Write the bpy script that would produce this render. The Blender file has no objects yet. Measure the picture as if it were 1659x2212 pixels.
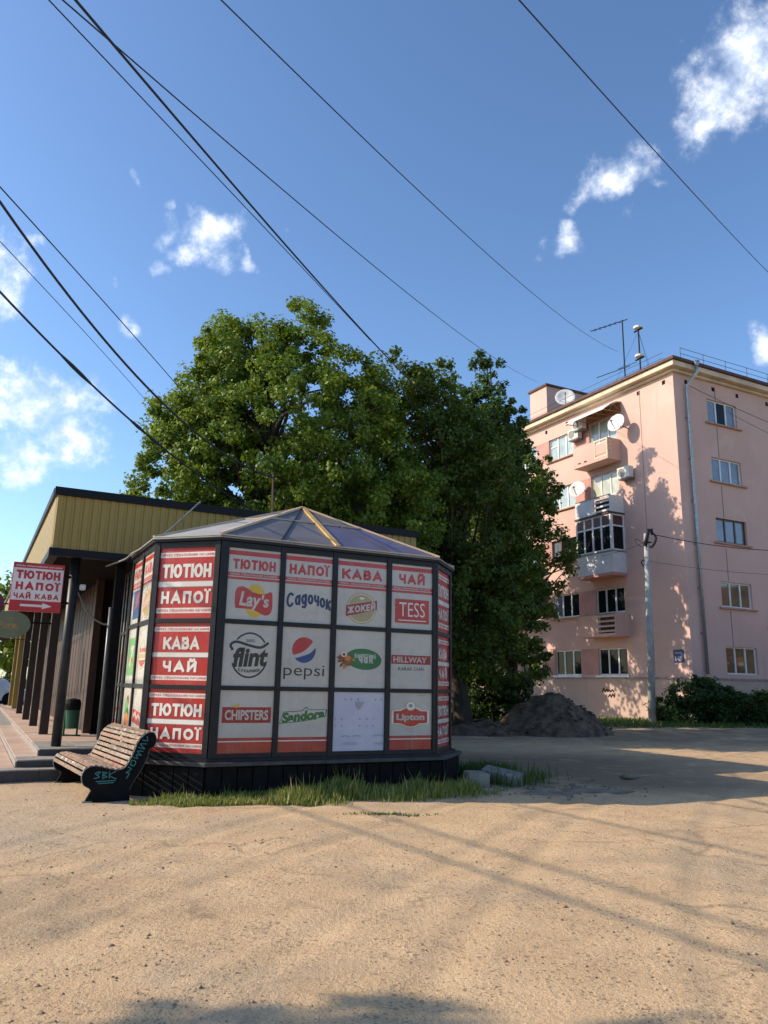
import bpy, math, random
import numpy as np
from mathutils import Vector, Matrix
R = math.radians
random.seed(7)
scene = bpy.context.scene
col = scene.collection

# ------------------------------------------------------------------ camera
cam_d = bpy.data.cameras.new('camera')
cam_d.sensor_fit = 'VERTICAL'
cam_d.sensor_height = 36.0
cam_d.lens = 36.0 * 1661.0 / 2212.0
cam_d.clip_end = 3000
cam = bpy.data.objects.new('camera', cam_d)
col.objects.link(cam)
cam.rotation_mode = 'QUATERNION'
PITCH, ROLL = R(12.707), R(1.132)
cam.rotation_quaternion = (Matrix.Rotation(R(90) + PITCH, 4, 'X') @ Matrix.Rotation(ROLL, 4, 'Z')).to_quaternion()
cam.location = (0, 0, 1.5)
scene.camera = cam

# ------------------------------------------------------------------ light
SUN_EL, SUN_AZ = R(31.3), R(1.5)           # light travels towards +X, a little towards +Y
travel = Vector((math.cos(SUN_EL) * math.cos(SUN_AZ), math.cos(SUN_EL) * math.sin(SUN_AZ), -math.sin(SUN_EL)))
sun_d = bpy.data.lights.new('sun', 'SUN')
sun_d.energy = 5.0
sun_d.angle = R(0.53)
sun_d.color = (1.0, 0.83, 0.63)
sun = bpy.data.objects.new('sun', sun_d)
col.objects.link(sun)
sun.rotation_mode = 'QUATERNION'
sun.rotation_quaternion = travel.to_track_quat('-Z', 'Y')
sun.location = (-30, 0, 30)

scene.view_settings.view_transform = 'Standard'
scene.view_settings.look = 'None'
scene.view_settings.gamma = 1.0
scene.view_settings.exposure = 0.33
scene.view_settings.use_curve_mapping = False
scene.cycles.max_bounces = 6
scene.cycles.transparent_max_bounces = 4
scene.cycles.use_denoising = True

# ------------------------------------------------------------------ sky
world = bpy.data.worlds.new('World')
scene.world = world
world.use_nodes = True
nt = world.node_tree
nt.nodes.clear()

def nnode(t, typ, **kw):
    n = t.nodes.new(typ)
    for k, val in kw.items():
        setattr(n, k, val)
    return n

def vmath(t, op, a=None, b=None, val=None):
    n = t.nodes.new('ShaderNodeMath'); n.operation = op
    for i, s in enumerate((a, b)):
        if s is None: continue
        if isinstance(s, (int, float)): n.inputs[i].default_value = s
        else: t.links.new(s, n.inputs[i])
    return n.outputs[0]

def mrange(t, x, a, b, c=0.0, d=1.0, smooth=True):
    n = t.nodes.new('ShaderNodeMapRange')
    n.interpolation_type = 'SMOOTHSTEP' if smooth else 'LINEAR'
    t.links.new(x, n.inputs[0])
    for i, k in enumerate((a, b, c, d)): n.inputs[i + 1].default_value = k
    return n.outputs[0]

def mixc(t, fac, a, b, blend='MIX'):
    n = t.nodes.new('ShaderNodeMix'); n.data_type = 'RGBA'; n.blend_type = blend
    if isinstance(fac, (int, float)): n.inputs[0].default_value = fac
    else: t.links.new(fac, n.inputs[0])
    for i, s in ((6, a), (7, b)):
        if isinstance(s, (tuple, list)): n.inputs[i].default_value = (*s[:3], 1)
        else: t.links.new(s, n.inputs[i])
    return n.outputs[2]

def noise(t, vec, scale, detail=4, rough=.55, dist=0.0, out=0):
    n = t.nodes.new('ShaderNodeTexNoise')
    n.inputs['Scale'].default_value = scale
    n.inputs['Detail'].default_value = detail
    n.inputs['Roughness'].default_value = rough
    n.inputs['Distortion'].default_value = dist
    if vec is not None: t.links.new(vec, n.inputs['Vector'])
    return n.outputs[out]

sky = nnode(nt, 'ShaderNodeTexSky', sky_type='NISHITA', sun_disc=False)
sky.sun_elevation = SUN_EL
sky.sun_rotation = R(-90) - SUN_AZ
sky.air_density = 1.0
sky.dust_density = 0.9
sky.ozone_density = 1.6
sky.altitude = 200
tc = nnode(nt, 'ShaderNodeTexCoord')
dirv = nt.nodes.new('ShaderNodeVectorMath'); dirv.operation = 'NORMALIZE'
nt.links.new(tc.outputs['Generated'], dirv.inputs[0])

def cam_ray(px, py):                      # direction in the world of a point of the sky in the photograph (1659 x 2212)
    a, b = (px - 829.5) / 1661.0, -(py - 1106.0) / 1661.0
    c, s = math.cos(ROLL), math.sin(ROLL)
    r, up = a * c - b * s, a * s + b * c
    cp, sp = math.cos(PITCH), math.sin(PITCH)
    return Vector((r, cp - up * sp, sp + up * cp)).normalized()

wob = nt.nodes.new('ShaderNodeVectorMath'); wob.operation = 'MULTIPLY_ADD'
nz = nt.nodes.new('ShaderNodeTexNoise'); nz.inputs['Scale'].default_value = 14; nz.inputs['Detail'].default_value = 2
nt.links.new(dirv.outputs[0], nz.inputs['Vector'])
sub = nt.nodes.new('ShaderNodeVectorMath'); sub.operation = 'SUBTRACT'; sub.inputs[1].default_value = (.5, .5, .5)
nt.links.new(nz.outputs['Color'], sub.inputs[0])
nt.links.new(sub.outputs[0], wob.inputs[0]); wob.inputs[1].default_value = (.065, .065, .065)
nt.links.new(dirv.outputs[0], wob.inputs[2])
CL = [  # direction, half width, half height (radians), tilt, weight
    (cam_ray(1595, 125), .062, .048, -35, .95), (cam_ray(1545, 205), .050, .040, -45, .9), (cam_ray(1640, 170), .045, .045, 0, .85), (cam_ray(1510, 260), .025, .022, -40, .6), (cam_ray(1475, 170), .022, .018, -30, .5),
    (cam_ray(1330, 392), .055, .028, -12, .78), (cam_ray(1270, 430), .026, .018, -20, .65), (cam_ray(1213, 515), .021, .021, 0, .75), (cam_ray(1432, 392), .016, .010, 0, .5),
    (cam_ray(1360, 468), .016, .008, -10, .45),
    (cam_ray(462, 518), .050, .034, -20, .85), (cam_ray(410, 550), .035, .018, -5, .7), (cam_ray(370, 500), .017, .024, 20, .62), (cam_ray(338, 568), .015, .015, 0, .6),
    (cam_ray(538, 562), .010, .015, 0, .58), (cam_ray(375, 442), .014, .008, -15, .42),
    (cam_ray(5, 610), .030, .050, 10, .66), (cam_ray(70, 530), .026, .009, -15, .42),
    (cam_ray(80, 870), .080, .042, -8, .9), (cam_ray(150, 935), .045, .042, 0, .78), (cam_ray(40, 980), .050, .040, 20, .75),
    (cam_ray(10, 840), .055, .036, 0, .85),
    (cam_ray(290, 690), .018, .015, -40, .58), (cam_ray(240, 603), .010, .010, 0, .45),
    (cam_ray(1655, 745), .018, .028, -20, .8), (cam_ray(620, 508), .013, .006, 0, .38), (cam_ray(285, 390), .010, .007, 0, .38)]
for az, el, w, h in ((60, 35, .12, .06), (95, 22, .15, .05), (130, 40, .1, .06), (165, 25, .16, .06), (200, 38, .12, .07), (240, 24, .15, .05), (275, 42, .12, .06), (300, 55, .1, .05), (309, 27, .10, .05)):
    CL.append((Vector((math.sin(R(az)) * math.cos(R(el)), math.cos(R(az)) * math.cos(R(el)), math.sin(R(el)))), w, h, 0, .9))
acc = None
for d, w, h, tilt, wt in CL:
    right = d.cross(Vector((0, 0, 1))).normalized(); upv = right.cross(d).normalized()
    ct, st = math.cos(R(tilt)), math.sin(R(tilt))
    U = (right * ct - upv * st); V = (right * st + upv * ct)
    mp = nt.nodes.new('ShaderNodeMapping'); mp.vector_type = 'TEXTURE'
    nt.links.new(wob.outputs[0], mp.inputs['Vector'])
    mp.inputs['Location'].default_value = d
    mp.inputs['Rotation'].default_value = Matrix((U, V, U.cross(V))).transposed().to_euler()
    mp.inputs['Scale'].default_value = (w, h, .35)
    ln = nt.nodes.new('ShaderNodeVectorMath'); ln.operation = 'LENGTH'; nt.links.new(mp.outputs[0], ln.inputs[0])
    m = mrange(nt, ln.outputs['Value'], 1.75, 0.0, 0.0, wt)
    acc = m if acc is None else vmath(nt, 'MAXIMUM', acc, m)
fine = noise(nt, dirv.outputs[0], 26, 6, .64)
dens = vmath(nt, 'ADD', acc, vmath(nt, 'MULTIPLY', vmath(nt, 'SUBTRACT', fine, .5), 1.5))
dens = vmath(nt, 'MULTIPLY', mrange(nt, dens, .26, 1.08), mrange(nt, acc, .02, .3))
shade = mrange(nt, fine, .38, .68)
ccol = mixc(nt, shade, (5.2, 6.0, 7.4), (9.0, 9.1, 9.3))
gm = nt.nodes.new('ShaderNodeGamma'); gm.inputs[1].default_value = 1.14; nt.links.new(sky.outputs[0], gm.inputs[0])
blue = mixc(nt, 1.0, gm.outputs[0], (.95, 1.07, 1.16), 'MULTIPLY')
skyc = mixc(nt, vmath(nt, 'MULTIPLY', dens, .9), blue, ccol)
bg = nnode(nt, 'ShaderNodeBackground'); bg.inputs['Strength'].default_value = 0.134
world.cycles.sampling_method = 'MANUAL'; world.cycles.sample_map_resolution = 256
out = nnode(nt, 'ShaderNodeOutputWorld')
nt.links.new(skyc, bg.inputs[0]); nt.links.new(bg.outputs[0], out.inputs[0])

# ------------------------------------------------------------------ materials
MATS = {}
def pm(name, c1, c2=None, rough=.7, scale=3.0, bump=0.0, bscale=40.0, metal=0.0, spec=.5, detail=5, stretch=None, coat=0.0, lo=.35, hi=.65):
    if name in MATS: return MATS[name]
    m = bpy.data.materials.new(name); m.use_nodes = True
    t = m.node_tree; b = t.nodes['Principled BSDF']
    b.inputs['Roughness'].default_value = rough; b.inputs['Metallic'].default_value = metal
    b.inputs['Specular IOR Level'].default_value = spec
    b.inputs['Coat Weight'].default_value = coat
    b.inputs['Coat Roughness'].default_value = .08
    c2 = c2 or tuple(x * .82 for x in c1)
    co = t.nodes.new('ShaderNodeTexCoord'); vec = co.outputs['Object']
    if stretch:
        mp = t.nodes.new('ShaderNodeMapping'); mp.inputs['Scale'].default_value = stretch
        t.links.new(vec, mp.inputs['Vector']); vec = mp.outputs[0]
    n = noise(t, vec, scale, detail, .6)
    f = mrange(t, n, lo, hi)
    t.links.new(mixc(t, f, c2, c1), b.inputs['Base Color'])
    if bump > 0:
        bn = t.nodes.new('ShaderNodeBump'); bn.inputs['Strength'].default_value = bump; bn.inputs['Distance'].default_value = .01
        t.links.new(noise(t, vec, bscale, 4, .6), bn.inputs['Height']); t.links.new(bn.outputs[0], b.inputs['Normal'])
    MATS[name] = m
    return m

def leafmat(name, c1, c2, c3):
    m = bpy.data.materials.new(name); m.use_nodes = True
    t = m.node_tree; b = t.nodes['Principled BSDF']
    g = t.nodes.new('ShaderNodeNewGeometry')
    co = t.nodes.new('ShaderNodeTexCoord')
    cc = mixc(t, mrange(t, g.outputs['Random Per Island'], 0, 1, smooth=False), c1, c2)
    cc = mixc(t, mrange(t, noise(t, co.outputs['Object'], .8, 2), .45, .65), cc, c3)
    t.links.new(cc, b.inputs['Base Color'])
    b.inputs['Roughness'].default_value = .5; b.inputs['Specular IOR Level'].default_value = .35
    tr = t.nodes.new('ShaderNodeBsdfTranslucent'); t.links.new(mixc(t, .35, cc, (.16, .22, .01)), tr.inputs[0])
    mx = t.nodes.new('ShaderNodeMixShader'); mx.inputs[0].default_value = .42
    o = t.nodes['Material Output']
    t.links.new(b.outputs[0], mx.inputs[1]); t.links.new(tr.outputs[0], mx.inputs[2]); t.links.new(mx.outputs[0], o.inputs[0])
    MATS[name] = m
    return m

FRAME = pm('frame_dark', (.013, .014, .018), (.008, .009, .012), rough=.42, scale=6, spec=.3)
BLACK = pm('black_paint', (.005, .005, .006), (.009, .009, .010), rough=.75, scale=8, bump=.15, bscale=60, spec=.12)
WHITEP = pm('print_white', (.49, .475, .43), (.42, .41, .375), rough=.22, scale=1.5, spec=.5)
CREAM = pm('print_cream', (.74, .72, .66), rough=.3, scale=1.5)
REDP = pm('print_red', (.45, .040, .034), (.39, .030, .028), rough=.3, scale=2)
REDB = pm('print_red_faded', (.40, .055, .035), (.33, .035, .028), rough=.25, scale=4)
DREDP = pm('print_dark_red', (.30, .012, .018), rough=.25)
NAVY = pm('print_navy', (.012, .022, .09), rough=.25)
BLKP = pm('print_black', (.018, .016, .015), rough=.25)
GRNP = pm('print_green', (.02, .15, .045), rough=.25)
LGRN = pm('print_light_green', (.13, .34, .10), rough=.3)
YELP = pm('print_yellow', (.62, .42, .03), rough=.25)
GOLD = pm('print_gold', (.45, .32, .11), rough=.25)
ORNG = pm('print_orange', (.60, .20, .03), rough=.25)
BLUP = pm('print_blue', (.02, .05, .20), rough=.25)
GREYP = pm('print_grey', (.30, .31, .36), rough=.3)
PALE = pm('print_pale_blue', (.50, .52, .62), (.44, .46, .58), rough=.25, scale=3)
BROWNP = pm('print_brown', (.12, .04, .015), (.25, .09, .02), rough=.3, scale=14)
TEAL = pm('graffiti_teal', (.02, .19, .20), rough=.5)
def film(m, k=.12):
    t = m.node_tree; b = t.nodes['Principled BSDF']; co = t.nodes.new('ShaderNodeTexCoord').outputs['Object']
    bn = t.nodes.new('ShaderNodeBump'); bn.inputs['Strength'].default_value = k; bn.inputs['Distance'].default_value = .02
    t.links.new(noise(t, co, 5, 3, .5), bn.inputs['Height']); t.links.new(bn.outputs[0], b.inputs['Normal'])
    src = b.inputs['Base Color'].links[0].from_socket
    mp = t.nodes.new('ShaderNodeMapping'); mp.inputs['Scale'].default_value = (3, 3, .35); t.links.new(co, mp.inputs[0])
    dirt = vmath(t, 'MULTIPLY', mrange(t, noise(t, mp.outputs[0], 2.4, 6, .7), .50, .80), .35)
    t.links.new(mixc(t, dirt, src, (.28, .25, .20)), b.inputs['Base Color'])
    t.links.new(mrange(t, noise(t, co, 3, 4), .3, .7, .14, .38), b.inputs['Roughness'])
for m_ in (WHITEP, REDP, REDB, CREAM, DREDP): film(m_)
YELLOW = pm('siding_ochre', (.31, .218, .045), (.25, .178, .036), rough=.45, scale=2.5, stretch=(1, 1, .25), bump=.04, bscale=10)
ROOFBL = pm('roof_trim_black', (.006, .006, .009), rough=.45, spec=.2)
WOODB = pm('wood_brown', (.028, .015, .011), (.015, .008, .006), rough=.55, scale=5, stretch=(6, 6, .6), bump=.3, bscale=18)
WOODR = pm('wood_redbrown', (.060, .027, .018), (.030, .014, .010), rough=.55, scale=5, stretch=(6, 6, .6), bump=.3, bscale=18)
PIPE = pm('pipe_dark', (.024, .027, .030), (.016, .018, .021), rough=.45, scale=5, spec=.3)
TILE = pm('tile_grey', (.27, .25, .225), (.21, .195, .175), rough=.75, scale=4, bump=.2, bscale=80)
TILEP = pm('tile_pink', (.46, .33, .25), (.38, .26, .19), rough=.8, scale=2, bump=.2, bscale=60)
RISER = pm('tile_dark', (.055, .055, .058), (.035, .035, .038), rough=.55, scale=6)
SLAT = pm('slat_wood', (.40, .30, .20), (.22, .15, .10), rough=.7, scale=7, stretch=(3, 3, 10), bump=.4, bscale=60, lo=.4, hi=.6)
def stucco(name, base, patch, streak, scale=.35):
    m = bpy.data.materials.new(name); m.use_nodes = True; t = m.node_tree; b = t.nodes['Principled BSDF']
    co = t.nodes.new('ShaderNodeTexCoord').outputs['Object']
    c = mixc(t, mrange(t, noise(t, co, scale, 7, .6), .35, .68), tuple(x * .90 for x in base), base)
    c = mixc(t, vmath(t, 'MULTIPLY', mrange(t, noise(t, co, .55, 3, .5, .5), .60, .63), .35), c, patch)
    mp = t.nodes.new('ShaderNodeMapping'); mp.inputs['Scale'].default_value = (2.2, 2.2, .12); t.links.new(co, mp.inputs[0])
    c = mixc(t, vmath(t, 'MULTIPLY', mrange(t, noise(t, mp.outputs[0], 1.6, 5, .65), .55, .80), .45), c, streak)
    c = mixc(t, vmath(t, 'MULTIPLY', mrange(t, noise(t, co, 3.2, 6, .7), .60, .78), .22), c, streak)
    t.links.new(c, b.inputs['Base Color']); b.inputs['Roughness'].default_value = .9; b.inputs['Specular IOR Level'].default_value = .2
    bn = t.nodes.new('ShaderNodeBump'); bn.inputs['Strength'].default_value = .25; bn.inputs['Distance'].default_value = .02
    t.links.new(noise(t, co, 18, 5, .65), bn.inputs['Height']); t.links.new(bn.outputs[0], b.inputs['Normal']); MATS[name] = m; return m
PINK = stucco('plaster_pink', (.585, .395, .34), (.62, .435, .38), (.43, .30, .255))
PINKD = pm('plaster_dark_pink', (.47, .25, .22), (.39, .20, .175), rough=.85, scale=1.5, bump=.12, bscale=25)
PLINTH = stucco('plaster_plinth', (.47, .355, .30), (.52, .41, .35), (.25, .20, .165), .6)
CORNICE = pm('cornice_cream', (.62, .52, .38), (.48, .39, .28), rough=.8, scale=1.2, detail=8)
RUST = pm('roof_rust', (.11, .045, .03), (.06, .03, .024), rough=.8, scale=4)
WFRAME = pm('window_white', (.70, .71, .72), rough=.35)
BFRAME = pm('window_brown', (.075, .028, .018), rough=.45)
GALV = pm('galvanised', (.34, .38, .40), (.25, .28, .31), rough=.38, scale=6, metal=.55)
CONC = pm('concrete', (.27, .25, .215), (.18, .165, .14), rough=.85, scale=5, bump=.3, bscale=60)
DIRTC = pm('concrete_dirty', (.25, .20, .15), (.15, .12, .09), rough=.95, scale=4, bump=.4, bscale=30)
CONCP = pm('concrete_pole', (.34, .36, .36), (.27, .285, .285), rough=.8, scale=3, bump=.15, bscale=40)
BARK = pm('bark', (.07, .05, .036), (.035, .026, .02), rough=.95, scale=5, stretch=(3, 3, .7), bump=.8, bscale=9)
SOIL = pm('soil_dark', (.150, .098, .060), (.060, .040, .025), rough=.95, scale=3.5, bump=.9, bscale=16)
ACW = pm('appliance_white', (.62, .62, .58), (.52, .52, .48), rough=.45)
DISHW = pm('dish_white', (.75, .74, .71), rough=.45)
GREENP = pm('bin_green', (.008, .085, .042), rough=.5)
WIRE = pm('cable_black', (.010, .010, .013), rough=.6)
GREYC = pm('cable_grey', (.19, .19, .185), rough=.6)
SOFFIT = pm('soffit_dark', (.008, .008, .008), rough=.9, spec=.1)
WHITEB = pm('balcony_white', (.58, .60, .62), (.50, .53, .55), rough=.6, scale=2)
BLUES = pm('sign_blue', (.012, .03, .16), rough=.4)
GRSIGN = pm('sign_green', (.17, .23, .15), (.15, .20, .13), rough=.5)
MAGS = pm('sign_magenta', (.14, .012, .05), rough=.4)
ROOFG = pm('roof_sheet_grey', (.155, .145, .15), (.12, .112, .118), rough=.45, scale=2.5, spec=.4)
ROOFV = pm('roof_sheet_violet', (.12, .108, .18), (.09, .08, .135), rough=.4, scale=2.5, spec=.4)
ROOFL = pm('roof_sheet_sunlit', (.34, .335, .325), (.28, .28, .27), rough=.5, scale=2.5)  # paler copy of the sheet colour for the sunlit left roof faces
RIB = pm('rib_ochre', (.55, .36, .12), (.46, .29, .09), rough=.5, scale=5)
BATTEN = pm('rib_tan', (.56, .42, .28), rough=.5)

def glassm(name, c, rough=.04, spec=.8):
    return pm(name, c, tuple(x * .7 for x in c), rough=rough, scale=1.2, spec=spec)
GLASSD = glassm('glass_dark', (.012, .015, .018), spec=.12)
GLASSB = glassm('glass_curtain_sky', (.16, .19, .24))  # blue grey base colour for curtains and the bright sky reflected
GLASSL = glassm('glass_light', (.36, .46, .46), rough=.12)
GLASSW = glassm('glass_blind', (.52, .55, .44), rough=.15)
GLASSR = glassm('glass_warm_reflection', (.20, .12, .07), rough=.05)  # brown base colour paints in the warm reflections of the lower panes

# ------------------------------------------------------------------ mesh helpers
class Fr:
    def __init__(s, o, ang, z=0.0):
        s.o = Vector((o[0], o[1])); s.ang = ang; s.z = z
        s.ux = Vector((math.cos(ang), math.sin(ang))); s.uy = Vector((-math.sin(ang), math.cos(ang)))
    def pt(s, x, y, z):
        p = s.o + s.ux * x + s.uy * y
        return (p.x, p.y, z + s.z)
W0 = Fr((0, 0), 0)

class MB:
    def __init__(s): s.v = []; s.f = []; s.m = []
    def add(s, vs, fs, m=0):
        k = len(s.v); s.v += [tuple(p) for p in vs]
        for f in fs: s.f.append(tuple(i + k for i in f)); s.m.append(m)
    def box(s, fr, x0, x1, y0, y1, z0, z1, m=0):
        p = [fr.pt(x, y, z) for z in (z0, z1) for y in (y0, y1) for x in (x0, x1)]
        s.add(p, [(0, 2, 3, 1), (4, 5, 7, 6), (0, 1, 5, 4), (2, 6, 7, 3), (0, 4, 6, 2), (1, 3, 7, 5)], m)
    def flat(s, fr, pts, y, m=0):          # polygon facing outwards (-y) given as (x, z)
        s.add([fr.pt(x, y, z) for x, z in pts], [tuple(range(len(pts)))], m)
    def prism(s, fr, pts, y0, y1, m=0):    # (x, z) outline, counter-clockwise, extruded along y
        n = len(pts)
        s.add([fr.pt(x, y0, z) for x, z in pts] + [fr.pt(x, y1, z) for x, z in pts],
              [tuple(range(n)), tuple(range(2 * n - 1, n - 1, -1))] + [(i, i + n, (i + 1) % n + n, (i + 1) % n) for i in range(n)], m)
    def plan(s, fr, pts, z0, z1, m=0):     # (x, y) outline extruded upwards
        n = len(pts)
        s.add([fr.pt(x, y, z0) for x, y in pts] + [fr.pt(x, y, z1) for x, y in pts],
              [tuple(range(n - 1, -1, -1)), tuple(range(n, 2 * n))] + [(i, (i + 1) % n, (i + 1) % n + n, i + n) for i in range(n)], m)
    def tube(s, pts, r, n=8, m=0, cap=True):
        pts = [Vector(p) for p in pts]; k0 = len(s.v)
        rs = r if isinstance(r, (list, tuple)) else [r] * len(pts)
        prev = None
        for i, p in enumerate(pts):
            d = (pts[min(i + 1, len(pts) - 1)] - pts[max(i - 1, 0)]).normalized()
            if prev is None:
                a = d.orthogonal().normalized()
            else:
                a = (prev - d * prev.dot(d)); a = a.normalized() if a.length > 1e-6 else d.orthogonal().normalized()
            prev = a; b = d.cross(a)
            for j in range(n):
                t = 2 * math.pi * j / n
                s.v.append(tuple(p + (a * math.cos(t) + b * math.sin(t)) * rs[i]))
        for i in range(len(pts) - 1):
            for j in range(n):
                s.f.append((k0 + i * n + j, k0 + i * n + (j + 1) % n, k0 + (i + 1) * n + (j + 1) % n, k0 + (i + 1) * n + j)); s.m.append(m)
        if cap:
            s.f.append(tuple(k0 + j for j in range(n - 1, -1, -1))); s.m.append(m)
            e = k0 + (len(pts) - 1) * n
            s.f.append(tuple(e + j for j in range(n))); s.m.append(m)
    def lathe(s, c, axis, prof, n=20, m=0):   # prof: (distance along axis, radius)
        c = Vector(c); d = Vector(axis).normalized(); a = d.orthogonal().normalized(); b = d.cross(a); k0 = len(s.v)
        for h, r in prof:
            for j in range(n):
                t = 2 * math.pi * j / n; s.v.append(tuple(c + d * h + (a * math.cos(t) + b * math.sin(t)) * r))
        for i in range(len(prof) - 1):
            for j in range(n):
                s.f.append((k0 + i * n + j, k0 + i * n + (j + 1) % n, k0 + (i + 1) * n + (j + 1) % n, k0 + (i + 1) * n + j)); s.m.append(m)
    def build(s, name, mats, parent=None, smooth=False, bevel=0.0):
        me = bpy.data.meshes.new(name)
        me.from_pydata(s.v, [], s.f)
        if not isinstance(mats, (list, tuple)): mats = [mats]
        for mt in mats: me.materials.append(mt)
        if len(mats) > 1: me.polygons.foreach_set('material_index', s.m)
        if smooth: me.polygons.foreach_set('use_smooth', [True] * len(s.f))
        me.update()
        return link(name, me, parent, bevel)

def link(name, me, parent=None, bevel=0.0):
    o = bpy.data.objects.new(name, me); col.objects.link(o)
    if parent is not None:
        o.parent = parent; o.matrix_parent_inverse = parent_matrix(parent).inverted()
    if bevel > 0:
        b = o.modifiers.new('bevel', 'BEVEL'); b.width = bevel; b.segments = 2; b.limit_method = 'ANGLE'
    return o

def parent_matrix(p):
    m = Matrix.Translation(p.location) @ p.rotation_euler.to_matrix().to_4x4()
    if p.parent: m = parent_matrix(p.parent) @ p.matrix_parent_inverse @ m
    return m

def tag(o, label=None, cat=None, group=None, kind=None):
    if label: o['label'] = label
    if cat: o['category'] = cat
    if group: o['group'] = group
    if kind: o['kind'] = kind
    return o

def thing(name, loc, label, cat, group=None):
    o = bpy.data.objects.new(name, None); col.objects.link(o); o.location = loc
    o.empty_display_size = .2
    return tag(o, label, cat, group)

def box_part(name, fr, dims, mat, parent, bevel=0.0):
    b = MB(); b.box(fr, *dims); return b.build(name, mat, parent, bevel=bevel)

# value noise for shaping meshes
_rng = np.random.default_rng(5)
_tab = _rng.random((256, 256))
def vnoise(x, y):
    x = np.asarray(x, float); y = np.asarray(y, float)
    xi = np.floor(x).astype(int); yi = np.floor(y).astype(int); fx = x - xi; fy = y - yi
    fx = fx * fx * (3 - 2 * fx); fy = fy * fy * (3 - 2 * fy)
    g = lambda i, j: _tab[i % 256, j % 256]
    return (g(xi, yi) * (1 - fx) + g(xi + 1, yi) * fx) * (1 - fy) + (g(xi, yi + 1) * (1 - fx) + g(xi + 1, yi + 1) * fx) * fy
def fbm(x, y, o=4):
    a, s, t = 1.0, 0, 0
    for i in range(o):
        s = s + a * (vnoise(x * 2 ** i + 17 * i, y * 2 ** i + 31 * i) - .5); t += a; a *= .5
    return s / t
def sstep(a, b, x):
    t = np.clip((np.asarray(x, float) - a) / (b - a), 0, 1); return t * t * (3 - 2 * t)
def ground_z(x, y):
    x = np.asarray(x, float); y = np.asarray(y, float)
    z = .2 * sstep(20, 31, y)
    z = z + .035 * fbm(x * .35, y * .35, 3) * sstep(1.5, 3, np.hypot(x - 0, y - 0))
    rough = np.clip(fbm(x * .5 + 9, y * .5 + 4, 2) * 3 + .35, 0.12, 1)
    z = z + .030 * rough * fbm(x * 2.6, y * 2.6, 4)
    for c0, c1, c2, gw in ((-1.6, .42, .010, .72), (.9, .30, .016, .75), (-3.4, .10, .030, .7)):
        d_ = np.abs(np.abs(x - (c0 + c1 * (y - 4) + c2 * (y - 4) ** 2)) - gw)
        z = z - .012 * np.exp(-(d_ / .12) ** 2) * (y < 24) + .006 * np.exp(-((d_ - .2) / .08) ** 2) * (y < 24)
    rut = np.exp(-((x + 2.6) / 1.3) ** 2 - ((y - 5.6) / 1.1) ** 2)
    z = z + rut * .10 * fbm(x * 3.0 + 3, y * 3.0, 4)
    return z

# ------------------------------------------------------------------ frames of the site
A = R(27.4)
S = Fr((-2.30, 10.77), A)                  # kiosk and shop: x along the kiosk front, y backwards
PC = (13.38 + .18 * math.sin(A), 34.0 - .18 * math.cos(A))
PR = Fr(PC, A)                             # shaded facade of the apartment house
PL = Fr(PC, A - R(90))                     # sunlit facade: x = -(distance from the corner)

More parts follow.
